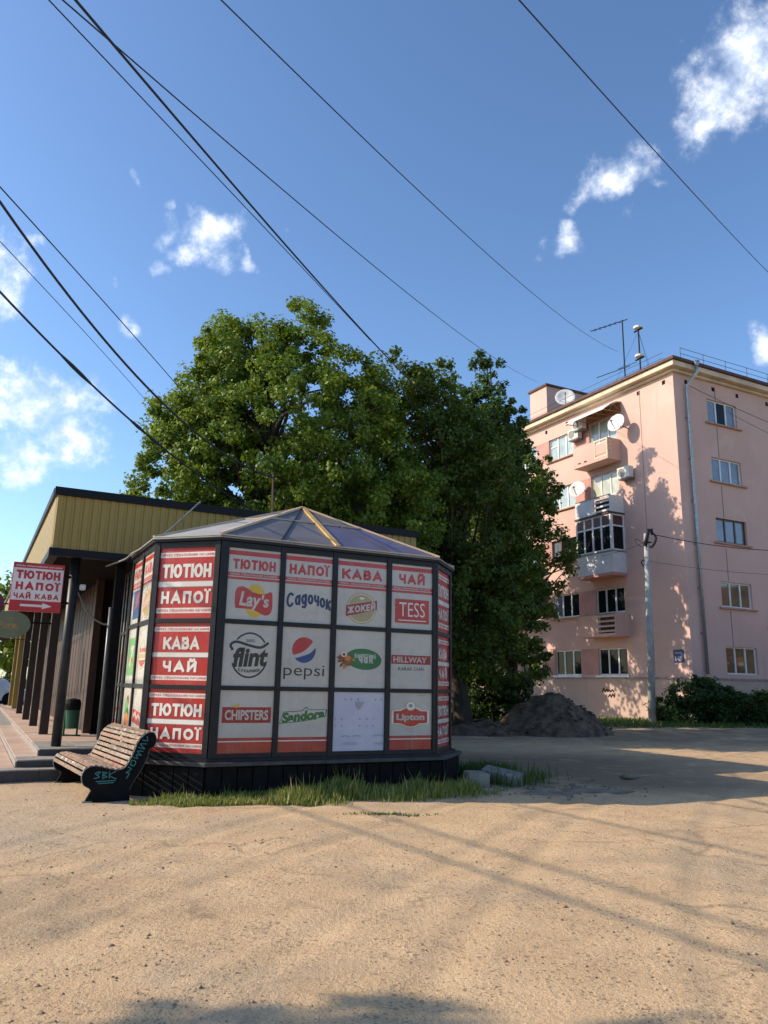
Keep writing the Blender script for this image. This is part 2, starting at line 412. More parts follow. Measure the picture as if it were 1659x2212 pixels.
# ------------------------------------------------------------------ ground
def make_ground():
    def axis(lo, d0, d1, hi, fine_, n):
        a = np.arange(d0, d1, fine_)
        g1 = d0 - np.geomspace(fine_, d0 - lo, n)[::-1]; g2 = d1 + np.geomspace(fine_, hi - d1, n) - fine_ * .0
        return np.concatenate([g1, a, g2])
    xs = axis(-400, -7, 11, 400, .075, 40); ys = axis(-60, 2.5, 22, 600, .085, 44)
    X, Y = np.meshgrid(xs, ys)
    Z = ground_z(X, Y)
    far = np.maximum(np.abs(X) - 60, 0) + np.maximum(Y - 80, 0)
    Z = Z - sstep(0, 400, far) * 1.0
    n, m = len(xs), len(ys)
    v = np.stack([X.ravel(), Y.ravel(), Z.ravel()], 1)
    i = np.arange(n * m).reshape(m, n)
    f = np.stack([i[:-1, :-1].ravel(), i[:-1, 1:].ravel(), i[1:, 1:].ravel(), i[1:, :-1].ravel()], 1)
    o = np_mesh('ground', v, f)
    o.data.polygons.foreach_set('use_smooth', [True] * len(f))
    mt = bpy.data.materials.new('ground_dirt'); mt.use_nodes = True
    t = mt.node_tree; b = t.nodes['Principled BSDF']
    co = t.nodes.new('ShaderNodeTexCoord').outputs['Object']
    sand = mixc(t, mrange(t, noise(t, co, 1.3, 6, .6), .3, .7), (.46, .305, .165), (.69, .485, .280))
    sand = mixc(t, mrange(t, noise(t, co, 9, 5, .65), .35, .75), sand, (.60, .415, .235))
    # worn grey asphalt showing through the dirt
    sx = t.nodes.new('ShaderNodeSeparateXYZ'); t.links.new(co, sx.inputs[0])
    patch = mrange(t, noise(t, co, .45, 5, .65, .4), .50, .62)
    sand = mixc(t, vmath(t, 'MULTIPLY', patch, .62), sand, (.34, .275, .20))
    # tyre tracks pressed into the dirt
    for c0, c1, c2, gw in ((-1.6, .42, .010, .72), (.9, .30, .016, .75), (-3.4, .10, .030, .7)):
        yy_ = vmath(t, 'SUBTRACT', sx.outputs['Y'], 4.0)
        xc = vmath(t, 'ADD', vmath(t, 'ADD', vmath(t, 'MULTIPLY', yy_, c1), c0), vmath(t, 'MULTIPLY', vmath(t, 'MULTIPLY', yy_, yy_), c2))
        dd = vmath(t, 'ABSOLUTE', vmath(t, 'SUBTRACT', vmath(t, 'ABSOLUTE', vmath(t, 'SUBTRACT', sx.outputs['X'], xc)), gw))
        tm = vmath(t, 'MULTIPLY', mrange(t, dd, .20, .07), mrange(t, noise(t, co, .8, 3, .6), .38, .62))
        sand = mixc(t, vmath(t, 'MULTIPLY', tm, .22), sand, (.32, .235, .14))
    # worn grey paving towards the porch
    gp = vmath(t, 'MULTIPLY', mrange(t, vmath(t, 'ADD', sx.outputs['X'], vmath(t, 'MULTIPLY', noise(t, co, .9, 4), 1.4)), -.9, -2.4), mrange(t, vmath(t, 'ADD', sx.outputs['Y'], vmath(t, 'MULTIPLY', noise(t, co, 1.1, 4), 1.6)), 7.2, 8.6))
    sand = mixc(t, vmath(t, 'MULTIPLY', gp, .55), sand, (.40, .335, .255))
    # stains
    sand = mixc(t, vmath(t, 'MULTIPLY', mrange(t, noise(t, co, 2.3, 5, .7, .8), .57, .70), .6), sand, (.22, .155, .10))
    # dark earth beyond the kiosk, spread wider to deepen the shaded ground
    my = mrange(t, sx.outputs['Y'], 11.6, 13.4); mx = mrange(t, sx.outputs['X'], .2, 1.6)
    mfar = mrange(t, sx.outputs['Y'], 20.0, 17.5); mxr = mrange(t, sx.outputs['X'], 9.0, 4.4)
    soil_shade = vmath(t, 'MULTIPLY', vmath(t, 'MULTIPLY', my, mx), vmath(t, 'MULTIPLY', mfar, mxr))
    soil_shade = vmath(t, 'MULTIPLY', soil_shade, mrange(t, noise(t, co, 1.1, 5, .65), .22, .50))
    sand = mixc(t, vmath(t, 'MULTIPLY', soil_shade, .92), sand, (.105, .068, .040))
    far_soil_shade = vmath(t, 'MULTIPLY', mrange(t, sx.outputs['Y'], 21, 24.5), mrange(t, noise(t, co, .9, 5, .6), .25, .6))  # same dark earth farther back, also deepening the shade under the trees
    sand = mixc(t, vmath(t, 'MULTIPLY', far_soil_shade, .85), sand, (.13, .088, .056))
    # rough dark patch of loose dirt in the left foreground
    ex = vmath(t, 'DIVIDE', vmath(t, 'ADD', sx.outputs['X'], 2.5), 1.25); ey = vmath(t, 'DIVIDE', vmath(t, 'SUBTRACT', sx.outputs['Y'], 5.6), .95)
    er = vmath(t, 'ADD', vmath(t, 'ADD', vmath(t, 'MULTIPLY', ex, ex), vmath(t, 'MULTIPLY', ey, ey)), vmath(t, 'MULTIPLY', noise(t, co, 2.2, 5, .65), 1.2))
    sand = mixc(t, vmath(t, 'MULTIPLY', mrange(t, er, 1.9, .5), .5), sand, (.24, .175, .11))
    # hairline cracks where old asphalt shows
    vc = t.nodes.new('ShaderNodeTexVoronoi'); vc.feature = 'DISTANCE_TO_EDGE'; vc.inputs['Scale'].default_value = .55
    wv = t.nodes.new('ShaderNodeVectorMath'); wv.operation = 'MULTIPLY_ADD'; t.links.new(noise(t, co, 1.4, 4, .6, 0, 1), wv.inputs[0]); wv.inputs[1].default_value = (.9, .9, 0); t.links.new(co, wv.inputs[2]); t.links.new(wv.outputs[0], vc.inputs['Vector'])
    crk = vmath(t, 'MULTIPLY', mrange(t, vc.outputs['Distance'], .022, .004), mrange(t, noise(t, co, .5, 3), .47, .58))
    sand = mixc(t, vmath(t, 'MULTIPLY', crk, .6), sand, (.17, .12, .08))
    # small dark grit and pale grains
    vo = t.nodes.new('ShaderNodeTexVoronoi'); vo.inputs['Scale'].default_value = 34; t.links.new(co, vo.inputs['Vector'])
    grit = vmath(t, 'MULTIPLY', mrange(t, vo.outputs['Distance'], .26, .10), mrange(t, noise(t, co, 1.7, 4), .42, .58))
    sand = mixc(t, vmath(t, 'MULTIPLY', grit, .62), sand, (.13, .092, .06))
    # clusters of dark crumbs and small stones pressed into the surface
    for sc_, dens_c, amt in ((22, .34, .8), (40, .50, .85), (75, .5, .75)):
        v2 = t.nodes.new('ShaderNodeTexVoronoi'); v2.inputs['Scale'].default_value = sc_; t.links.new(co, v2.inputs['Vector'])
        sep = t.nodes.new('ShaderNodeSeparateColor'); t.links.new(v2.outputs['Color'], sep.inputs[0])
        cl = mrange(t, noise(t, co, 1.9 if sc_ < 60 else 2.7, 5, .7, .3), .40, .60)
        pickd = vmath(t, 'LESS_THAN', sep.outputs[0], vmath(t, 'MULTIPLY', cl, dens_c))
        sp_ = vmath(t, 'MULTIPLY', vmath(t, 'MULTIPLY', pickd, mrange(t, v2.outputs['Distance'], .42, .22)), amt)
        sand = mixc(t, sp_, sand, (.125, .088, .058))
        pickl = vmath(t, 'GREATER_THAN', sep.outputs[1], .985)
        sand = mixc(t, vmath(t, 'MULTIPLY', vmath(t, 'MULTIPLY', pickl, mrange(t, v2.outputs['Distance'], .40, .25)), .5), sand, (.72, .62, .47))
    sand = mixc(t, .30, sand, mixc(t, mrange(t, noise(t, co, 90, 2, .6), .3, .7), (.30, .215, .13), (.72, .56, .37)))
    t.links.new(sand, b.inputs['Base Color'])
    b.inputs['Roughness'].default_value = .95; b.inputs['Specular IOR Level'].default_value = .15
    bn = t.nodes.new('ShaderNodeBump'); bn.inputs['Strength'].default_value = .8; bn.inputs['Distance'].default_value = .03
    hh = vmath(t, 'ADD', noise(t, co, 22, 6, .7), vmath(t, 'MULTIPLY', noise(t, co, 110, 3, .6), .35))
    t.links.new(hh, bn.inputs['Height']); t.links.new(bn.outputs[0], b.inputs['Normal'])
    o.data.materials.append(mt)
    tag(o, kind='structure')

def np_mesh(name, v, f, mats=(), parent=None, smooth=False):
    me = bpy.data.meshes.new(name)
    k = f.shape[1]
    me.vertices.add(len(v)); me.vertices.foreach_set('co', np.ascontiguousarray(v, dtype=np.float32).ravel())
    me.loops.add(f.size); me.loops.foreach_set('vertex_index', np.ascontiguousarray(f, dtype=np.int32).ravel())
    me.polygons.add(len(f)); me.polygons.foreach_set('loop_start', np.arange(0, f.size, k, dtype=np.int32))
    for m in mats: me.materials.append(m)
    me.update(calc_edges=True); me.validate()
    if smooth: me.polygons.foreach_set('use_smooth', [True] * len(f))
    return link(name, me, parent)
make_ground()

# ------------------------------------------------------------------ lettering (flat print, built as thin shapes)
def arc(cx, cy, rx, ry, a0, a1, n=14):
    return [(cx + rx * math.cos(R(a0 + (a1 - a0) * i / n)), cy + ry * math.sin(R(a0 + (a1 - a0) * i / n))) for i in range(n + 1)]
RING = arc(.5, .5, .5, .5, 0, 360, 20)
GL = {  # letter: (width, centre lines in a unit box)
    'Т': (.82, [[(0, 1), (1, 1)], [(.5, 1), (.5, 0)]]), 'Н': (.82, [[(0, 0), (0, 1)], [(1, 0), (1, 1)], [(0, .5), (1, .5)]]),
    'Ю': (1.25, [[(0, 0), (0, 1)], [(0, .5), (.36, .5)], arc(.67, .5, .33, .5, 0, 360, 20)]),
    'А': (.98, [[(0, 0), (.5, 1), (1, 0)], [(.2, .28), (.8, .28)]]), 'П': (.82, [[(0, 0), (0, 1), (1, 1), (1, 0)]]),
    'О': (.98, [RING]), 'Ї': (.34, [[(.5, 0), (.5, 1)], [(-.05, 1.28), (.06, 1.28)], [(.94, 1.28), (1.05, 1.28)]]), 'І': (.3, [[(.5, 0), (.5, 1)]]),
    'К': (.86, [[(0, 0), (0, 1)], [(1, 1), (.12, .42)], [(.36, .6), (1, 0)]]),
    'В': (.8, [[(0, 0), (0, 1), (.6, 1)] + arc(.6, .76, .3, .24, 90, -90, 8) + [(0, .52)], [(.6, .52)] + arc(.62, .26, .38, .26, 90, -90, 8) + [(0, 0)]]),
    'Ч': (.78, [[(0, 1), (0, .66), (.12, .5), (.36, .42), (1, .42)], [(1, 1), (1, 0)]]),
    'И': (.84, [[(0, 1), (0, 0)], [(0, .05), (1, .95)], [(1, 1), (1, 0)]]), 'Й': (.84, [[(0, 1), (0, 0)], [(0, .05), (1, .95)], [(1, 1), (1, 0)], [(.25, 1.32), (.4, 1.2), (.6, 1.2), (.75, 1.32)]]),
    'М': (1.0, [[(0, 0), (0, 1), (.5, .3), (1, 1), (1, 0)]]), 'Е': (.7, [[(1, 1), (0, 1), (0, 0), (1, 0)], [(0, .5), (.85, .5)]]),
    'Р': (.74, [[(0, 0), (0, 1), (.6, 1)] + arc(.6, .72, .4, .28, 90, -90, 8) + [(0, .44)]]),
    'Ж': (1.15, [[(.5, 0), (.5, 1)], [(0, 1), (.5, .5), (1, 1)], [(0, 0), (.5, .5), (1, 0)]]), 'С': (.86, [arc(.52, .5, .5, .5, 48, 312, 16)]),
    'Ц': (.86, [[(0, 1), (0, 0), (1, 0), (1, -.22)], [(.86, 1), (.86, 0)]]), 'Л': (.86, [[(0, 0), (.28, 1), (1, 1), (1, 0)]]),
    'З': (.74, [[(0, .86), (.3, 1), (.6, 1)] + arc(.62, .76, .34, .24, 90, -90, 6) + [(.35, .52)], [(.6, .52)] + arc(.62, .26, .38, .26, 90, -90, 6) + [(.3, 0), (0, .14)]]),
    'Х': (.86, [[(0, 0), (1, 1)], [(0, 1), (1, 0)]]), 'Г': (.66, [[(0, 0), (0, 1), (1, 1)]]), 'У': (.86, [[(0, 1), (.52, .35)], [(1, 1), (.3, 0), (.1, 0)]]),
    'Ь': (.74, [[(0, 1), (0, 0), (.6, 0)] + arc(.6, .27, .4, .27, -90, 90, 8) + [(0, .54)]]), ' ': (.4, []), '.': (.25, [[(.4, 0), (.6, 0)]]),
    'а': (.62, [arc(.45, .32, .45, .32, 0, 360, 14), [(.95, .66), (.95, 0)]]), 'о': (.62, [arc(.5, .32, .5, .32, 0, 360, 14)]),
    'д': (.62, [arc(.45, .32, .45, .32, 0, 360, 14), [(.95, .66), (.95, -.18), (.7, -.32), (.2, -.28)]]), 'ч': (.56, [[(0, .66), (0, .42), (.3, .26), (1, .26)], [(1, .66), (1, 0)]]),
    'к': (.56, [[(0, 0), (0, .66)], [(1, .66), (.1, .28)], [(.35, .4), (1, 0)]]), 'р': (.6, [arc(.5, .32, .5, .32, 0, 360, 12), [(0, .66), (0, -.3)]]),
    'п': (.56, [[(0, 0), (0, .66), (1, .66), (1, 0)]]), 'т': (.56, [[(0, .66), (1, .66)], [(.5, .66), (.5, 0)]]), 'с': (.54, [arc(.52, .33, .5, .33, 48, 312, 12)]),
    'ь': (.5, [[(0, .66), (0, 0), (.7, 0), (1, .18), (.7, .36), (0, .36)]]), 'и': (.58, [[(0, .66), (0, 0), (1, .66), (1, 0)]]),
    'й': (.58, [[(0, .66), (0, 0), (1, .66), (1, 0)], [(.25, .95), (.5, .84), (.75, .95)]])}

def ribbon(pts, w, cap=True):
    """flat band of width w along pts -> vertices, quads (2-D)"""
    pts = [Vector(p) for p in pts]
    closed = (pts[0] - pts[-1]).length < 1e-6 and len(pts) > 3
    if closed: pts = pts[:-1]
    n = len(pts); ws = w if isinstance(w, list) else [w] * n
    if not closed and cap:
        d = (pts[0] - pts[1]).normalized(); pts[0] = pts[0] + d * ws[0] * .5
        d = (pts[-1] - pts[-2]).normalized(); pts[-1] = pts[-1] + d * ws[-1] * .5
    L, Rr = [], []
    for i in range(n):
        if closed: a, b = pts[i] - pts[i - 1], pts[(i + 1) % n] - pts[i]
        else: a = pts[i] - pts[i - 1] if i else pts[1] - pts[0]; b = pts[i + 1] - pts[i] if i < n - 1 else a
        a = a.normalized(); b = b.normalized()
        na, nb = Vector((-a.y, a.x)), Vector((-b.y, b.x)); nn = na + nb
        nn = nn.normalized() if nn.length > 1e-4 else na
        k = min(1 / max(nn.dot(na), .35), 2.2) * ws[i] * .5
        L.append(pts[i] + nn * k); Rr.append(pts[i] - nn * k)
    vs = L + Rr; m = n if closed else n - 1
    return vs, [(i, n + i, n + (i + 1) % n, (i + 1) % n) for i in range(m)]

def smooth_pts(pts, k=6):
    out_ = []
    P = [Vector(p) for p in pts]
    for i in range(len(P) - 1):
        p0, p1, p2, p3 = P[max(i - 1, 0)], P[i], P[i + 1], P[min(i + 2, len(P) - 1)]
        for j in range(k):
            t = j / k
            out_.append(.5 * ((2 * p1) + (p2 - p0) * t + (2 * p0 - 5 * p1 + 4 * p2 - p3) * t * t + (3 * p1 - p0 - 3 * p2 + p3) * t ** 3))
    out_.append(P[-1]); return out_

# Latin words come from Blender's own font, turned into flat meshes once
LATIN = [('Lay', .030, .12), ("'s", .030, .12), ('TESS', -.004, 0), ('flint', .040, .2), ('pepsi', -.004, 0), ('HILLWAY', .026, 0), ('KARAK CHAI', .006, 0), ('CHIPSTERS', .032, 0),
         ('Sandora', .055, .18), ('Lipton', .040, 0), ('7', .05, .25), ('Pure.', .012, 0), ('145', .03, 0), ('2002', .01, 0)]
WORDS = {}
def make_words():
    obs = []
    for tx, off, sh in LATIN:
        c = bpy.data.curves.new('word', 'FONT'); c.body = tx; c.offset = off; c.shear = sh; c.resolution_u = 3
        o = bpy.data.objects.new('word', c); col.objects.link(o); obs.append((tx, o))
    dg = bpy.context.evaluated_depsgraph_get()
    for tx, o in obs:
        me = o.evaluated_get(dg).to_mesh()
        v = np.array([w.co[:2] for w in me.vertices]); f = [tuple(p.vertices) for p in me.polygons]
        v = v - v.min(0); WORDS[tx] = (v, f, v.max(0))
        o.evaluated_get(dg).to_mesh_clear()
    for tx, o in obs:
        c = o.data; bpy.data.objects.remove(o); bpy.data.curves.remove(c)
make_words()

PMAT = [WHITEP, REDP, DREDP, NAVY, BLKP, GRNP, LGRN, YELP, GOLD, ORNG, BLUP, GREYP, PALE, BROWNP, CREAM, REDB, TEAL, MATS['sign_green'], pm('print_tan', (.36, .31, .17), rough=.25), pm('print_faint', (.36, .37, .45), rough=.3), pm('sign_white', (.74, .72, .72), rough=.35), pm('sign_red', (.46, .010, .018), rough=.35)]
PI = {m.name: i for i, m in enumerate(PMAT)}
W_, R_, DR, NV, BK, GR, LG, YE, GO, ORA, BL, GY, PB, BR, CR, RB, TE, SG, TN, FT, SW, SR = range(22)

class Print:
    """flat print on a panel; x, z in metres inside the panel's rectangle"""
    def __init__(s, fr, x0, z0, w, h, y):
        s.fr, s.x0, s.z0, s.w, s.h, s.y, s.mb = fr, x0, z0, w, h, y, MB()
    def put(s, vs, fs, m, step=.0005):
        s.y -= step
        s.mb.add([s.fr.pt(s.x0 + p[0], s.y, s.z0 + p[1]) for p in vs], fs, m)
    def poly(s, pts, m): s.put(pts, [tuple(range(len(pts)))], m)
    def rect(s, u0, v0, u1, v1, m): s.poly([(u0 * s.w, v0 * s.h), (u1 * s.w, v0 * s.h), (u1 * s.w, v1 * s.h), (u0 * s.w, v1 * s.h)], m)
    def ell(s, cx, cz, rx, rz, m, rot=0, n=24):
        c, q = math.cos(R(rot)), math.sin(R(rot))
        s.poly([(cx + rx * math.cos(t) * c - rz * math.sin(t) * q, cz + rx * math.cos(t) * q + rz * math.sin(t) * c) for t in [2 * math.pi * i / n for i in range(n)]], m)
    def line(s, pts, w, m, cap=True, sm=0):
        if sm: pts = smooth_pts(pts, sm)
        vs, fs = ribbon(pts, w, cap); s.put(vs, fs, m)
    def cyr(s, tx, cx, z, h, m, th=.2, width=None, gap=.16, bend=None, italic=0.0):
        """Cyrillic capitals drawn with thick strokes, centred on cx, base line z"""
        tot = sum(GL[c][0] for c in tx) + gap * (len(tx) - 1)
        kx = (width / (tot * h)) if width else 1.0
        x = cx - tot * h * kx / 2; s.y -= .0005; y_word = s.y
        for c in tx:
            lw, strokes = GL[c]; t = th; n_st = 0
            for st in strokes:
                pts = []
                for (a, b) in st:
                    px = x + (t * .5 + a * (lw - t)) * h * kx; pz = (t * .5 + b * (1 - t)) * h
                    if c == 'Ї' and b > 1: px = x + (lw * .5 + (a - .5) * .42) * h * kx; pz = (t * .5 + 1.16 * (1 - t) + .06) * h
                    px += italic * pz
                    dz = bend((px - cx)) if bend else 0.0
                    pts.append((px, z + pz + dz))
                vs, fs = ribbon(pts, t * h * (.5 + .5 * kx) * (.8 if c == 'Ї' and st[0][1] > 1 else 1))
                s.put(vs, fs, m, .0 if not n_st else .00006)
                n_st += 1
            s.y = y_word
            x += (lw + gap) * h * kx
    def word(s, tx, cx, cz, m, width=None, height=None, rot=0):
        v, f, mx = WORDS[tx]
        kx = width / mx[0] if width else None; kz = height / mx[1] if height else None
        kx = kx or kz; kz = kz or kx
        c, q = math.cos(R(rot)), math.sin(R(rot)); P = []
        for a, b in v:
            a = (a - mx[0] / 2) * kx; b = (b - mx[1] / 2) * kz; P.append((cx + a * c - b * q, cz + a * q + b * c))
        s.put(P, f, m)
    def build(s, parent, name='print'):
        return s.mb.build(name, PMAT, parent)

CHAIN = 'МЕРЕЖА СПЕЦІАЛІЗОВАНИХ МАГАЗИНІВ'
def header(p, tx):
    w, h = p.w, p.h
    p.rect(0, .90, 1, .965, R_)
    hh = .150 * h; p.cyr(tx, w / 2, .70 * h, hh, R_, th=.26, width=min(w * .82, w * .21 * len(tx)))
    p.rect(0, .605, 1, .655, R_); p.cyr(CHAIN, w / 2, .617 * h, .026 * h, W_, th=.2, width=w * .9)
    p.rect(0, .555, 1, .590, R_)
def footer(p):
    p.rect(0, 0, 1, .178, RB); p.rect(0, .195, 1, .245, RB); p.rect(0, .178, 1, .195, CR)
def redpanel(p, a, b):
    w, h = p.w, p.h
    p.rect(0, 0, 1, 1, R_)
    for z0 in (.86, .072): p.rect(0, z0, 1, z0 + .075, CR); p.cyr(CHAIN, w / 2, (z0 + .018) * h, .038 * h, R_, th=.2, width=w * .95)
    p.rect(0, .445, 1, .515, CR); p.rect(0, .435, 1, .442, GY); p.rect(0, .518, 1, .524, GY)
    p.cyr(a, w / 2, .565 * h, .205 * h, CR, th=.25, width=w * (.88 if len(a) > 4 else .64), gap=.10)
    p.cyr(b, w / 2, .205 * h, .175 * h, CR, th=.25, width=w * (.86 if len(b) > 4 else .60), gap=.22)

def logo_lays(p):
    w, h = p.w, p.h; cx, cz = w * .52, h * .27
    p.ell(cx + .03 * w, cz, .20 * w, .235 * h, YE)
    p.line([(cx - .33 * w, cz + .06 * h), (cx - .1 * w, cz + .10 * h), (cx + .12 * w, cz + .06 * h), (cx + .33 * w, cz + .06 * h)], .02 * h, DR, sm=4)
    top = smooth_pts([(-.34, -.10), (-.36, .02), (-.33, .14), (-.2, .165), (0, .10), (.2, .09), (.33, .12), (.36, 0), (.34, -.13), (.22, -.17), (.0, -.11), (-.2, -.10), (-.34, -.10)], 4)[:-1]
    p.poly([(cx + q.x * w, cz + q.y * h * 1.15) for q in top], R_)
    p.word('Lay', cx - .07 * w, cz - .015 * h, W_, width=.40 * w, height=.26 * h, rot=-4); p.word("'s", cx + .22 * w, cz + .005 * h, W_, width=.14 * w, height=.18 * h)
def logo_sadochok(p):
    w, h = p.w, p.h; b = lambda x: .055 * h * math.cos(x / w * 4.2) - .055 * h
    p.cyr('Садочок', w * .52, h * .27, h * .22, NV, th=.19, width=w * .93, gap=.12, bend=b)
def logo_jockey(p, gold=False):
    w, h = p.w, p.h; cx, cz = w * .5, h * .27
    p.ell(cx, cz, .30 * w, .235 * h, GO); p.ell(cx, cz, .28 * w, .215 * h, CR); p.ell(cx, cz, .27 * w, .207 * h, GO if gold else TN)
    p.poly([(cx - .31 * w, cz - .13 * h), (cx + .31 * w, cz - .01 * h), (cx + .31 * w, cz + .13 * h), (cx - .31 * w, cz + .03 * h)], ORA if gold else DR)
    p.cyr('ЖОКЕЙ', cx, cz - .055 * h, .11 * h, W_, th=.24, width=.55 * w, bend=lambda x: x * .17)
    p.ell(cx, cz + .15 * h, .05 * w, .02 * h, CR)
    p.line([(cx - .12 * w, cz - .12 * h), (cx + .12 * w, cz - .09 * h)], .012 * h, GO)
def logo_tess(p):
    w, h = p.w, p.h
    p.rect(.10, .09, .92, .46, R_); p.word('TESS', w * .51, h * .30, CR, width=w * .62, height=h * .22)
    p.rect(.18, .125, .85, .14, CR)
def logo_flint(p):
    w, h = p.w, p.h; cx, cz = w * .5, h * .5
    p.line(arc(cx, cz, .34 * w, .36 * h, 38, 135, 16), .028 * h, BK); p.line(arc(cx, cz, .34 * w, .36 * h, 205, 335, 20), .028 * h, BK)
    p.word('2002', cx, cz + .235 * h, BK, width=.17 * w, height=.045 * h)
    p.line([(cx - .33 * w, cz + .09 * h), (cx - .36 * w, cz + .16 * h), (cx - .25 * w, cz + .21 * h), (cx, cz + .155 * h), (cx + .2 * w, cz + .13 * h), (cx + .33 * w, cz + .20 * h)], .042 * h, BK, sm=6)
    p.word('flint', cx + .02 * w, cz - .03 * h, BK, width=.66 * w, height=.32 * h, rot=3)
    p.cyr('СУХАРИКИ', cx, cz - .285 * h, .05 * h, BK, th=.22, width=.40 * w, bend=lambda x: .6 * x * x / w)
def logo_pepsi(p):
    w, h = p.w, p.h; cx, cz, r = w * .46, h * .62, .245 * w
    p.ell(cx, cz, r, r, W_)
    p.poly(arc(cx, cz, r, r, 42, 205, 18) + [(q.x, q.y) for q in smooth_pts([(cx - r * .90, cz - r * .42), (cx - .2 * r, cz - .2 * r), (cx + .35 * r, cz + .2 * r), (cx + .74 * r, cz + .67 * r)], 4)][1:-1], R_)
    p.poly(arc(cx, cz, r, r, 222, 372, 18) + [(q.x, q.y) for q in smooth_pts([(cx + .98 * r, cz + .2 * r), (cx + .55 * r, cz - .22 * r), (cx, cz - .44 * r), (cx - .74 * r, cz - .67 * r)], 4)][1:-1], BL)
    p.word('pepsi', w * .48, h * .245, BK, width=.84 * w, height=.24 * h)
def logo_carpathian(p):
    w, h = p.w, p.h; cx, cz = w * .57, h * .50
    p.ell(cx, cz, .36 * w, .185 * h, GR, rot=-4)
    p.cyr('Карпатський', cx + .03 * w, cz + .03 * h, .09 * h, W_, th=.18, width=.42 * w, bend=lambda x: -.55 * x * x / w)
    p.cyr('чай', cx + .04 * w, cz - .07 * h, .15 * h, W_, th=.22, width=.28 * w)
    rr = random.Random(3)
    for i in range(20):
        a = rr.uniform(0, 360); d = rr.uniform(.2, 1) * .15 * w
        p.ell(w * .22 + d * math.cos(R(a)), cz - .03 * h + d * .8 * math.sin(R(a)), .045 * w, .022 * w, (DR, BR, GR, ORA)[i % 4], rot=a, n=10)
    p.ell(w * .24, cz - .02 * h, .10 * w, .10 * w, BR); p.ell(w * .25, cz + .005 * h, .06 * w, .045 * w, ORA); p.ell(w * .17, cz + .07 * h, .06 * w, .04 * w, CR); p.ell(w * .17, cz + .07 * h, .035 * w, .025 * w, DR)
def logo_hillway(p):
    w, h = p.w, p.h
    p.rect(.03, .44, .97, .60, DR); p.word('HILLWAY', w * .48, h * .52, W_, width=.80 * w, height=.105 * h)
    p.word('KARAK CHAI', w * .5, h * .355, BK, width=.60 * w, height=.060 * h)
def logo_chipsters(p):
    w, h = p.w, p.h
    p.rect(.06, .48, .96, .73, DR); p.word('CHIPSTERS', w * .51, h * .605, W_, width=.80 * w, height=.165 * h)
    p.ell(w * .31, h * .745, .045 * w, .028 * w, YE, n=10); p.ell(w * .34, h * .765, .03 * w, .02 * w, YE, rot=40, n=8)
def logo_sandora(p):
    w, h = p.w, p.h
    p.poly([(.02 * w, .46 * h), (.5 * w, .50 * h), (.96 * w, .58 * h), (.99 * w, .70 * h), (.62 * w, .70 * h), (.55 * w, .745 * h), (.46 * w, .68 * h), (.1 * w, .66 * h)], GR)
    p.poly([(.035 * w, .475 * h), (.5 * w, .512 * h), (.945 * w, .592 * h), (.965 * w, .688 * h), (.62 * w, .688 * h), (.55 * w, .725 * h), (.47 * w, .668 * h), (.11 * w, .648 * h)], W_)
    p.word('Sandora', w * .5, h * .592, GR, width=.88 * w, height=.175 * h, rot=6)
def logo_lipton(p):
    w, h = p.w, p.h; cx, cz = w * .5, h * .56
    def sh(k): return [(cx + a * w * k, cz + b * h * k) for a, b in [(-.46, -.11), (-.25, -.12), (-.1, -.175), (0, -.185), (.1, -.175), (.25, -.12), (.46, -.11), (.46, .13), (.28, .135), (.12, .20), (0, .215), (-.12, .20), (-.28, .135), (-.46, .13)]]
    p.poly(sh(1.0), GO); p.poly(sh(.965), CR); p.poly(sh(.86), R_)
    p.ell(cx, cz + .205 * h, .12 * w, .085 * h, GO); p.ell(cx, cz + .205 * h, .105 * w, .073 * h, CR); p.ell(cx, cz + .21 * h, .05 * w, .035 * h, GY)
    p.word('Lipton', cx, cz - .005 * h, W_, width=.66 * w, height=.15 * h)
    p.line([(.66 * w, .985 * h), (.80 * w, .99 * h)], .006 * h, GY); p.line([(.66 * w, .955 * h), (.82 * w, .95 * h), (.86 * w, .955 * h)], .006 * h, GY)
def logo_schedule(p):
    w, h = p.w, p.h; rr = random.Random(11)
    p.rect(0, 0, 1, 1, PB); p.rect(.1, .80, .93, .86, GY) if False else None
    for i in (.23, .35, .48, .82, .94): p.ell(i * w, .875 * h, .020 * w, .020 * w, GY, n=10)
    for z0 in (.54, .42):
        for i in (.05, .17, .52, .66, .79): p.ell(i * w, z0 * h, .018 * w, .016 * h, GY if i in (.52, .17) else FT, n=8)
    for u0, u1, z0 in ((.18, .32, .245), (.38, .54, .245), (.80, .99, .25)): p.line([(u0 * w, z0 * h), ((u0 + u1) / 2 * w, (z0 + .012) * h), (u1 * w, z0 * h)], .018 * h, FT)
    for u0, u1, z0 in ((.2, .55, .115), (.24, .46, .14), (.8, 1, .13), (.82, .98, .11)): p.line([(u0 * w, z0 * h), (u1 * w, z0 * h)], .008 * h, FT)
    p.poly([(.42 * w, .83 * h), (.60 * w, .83 * h), (.54 * w, .74 * h), (.49 * w, .69 * h), (.45 * w, .76 * h)], FT)
def logo_can(p):
    w, h = p.w, p.h
    p.poly([(.2 * w, .08 * h), (.8 * w, .08 * h), (.8 * w, .52 * h), (.2 * w, .52 * h)], BL); p.poly([(.35 * w, .2 * h), (.8 * w, .3 * h), (.8 * w, .5 * h), (.5 * w, .46 * h)], DR)
def logo_green(p):
    w, h = p.w, p.h
    p.rect(.1, .14, .9, .82, LG); p.word('7', w * .5, h * .48, W_, width=.45 * w, height=.40 * h); p.ell(w * .55, h * .42, .10 * w, .06 * h, R_)
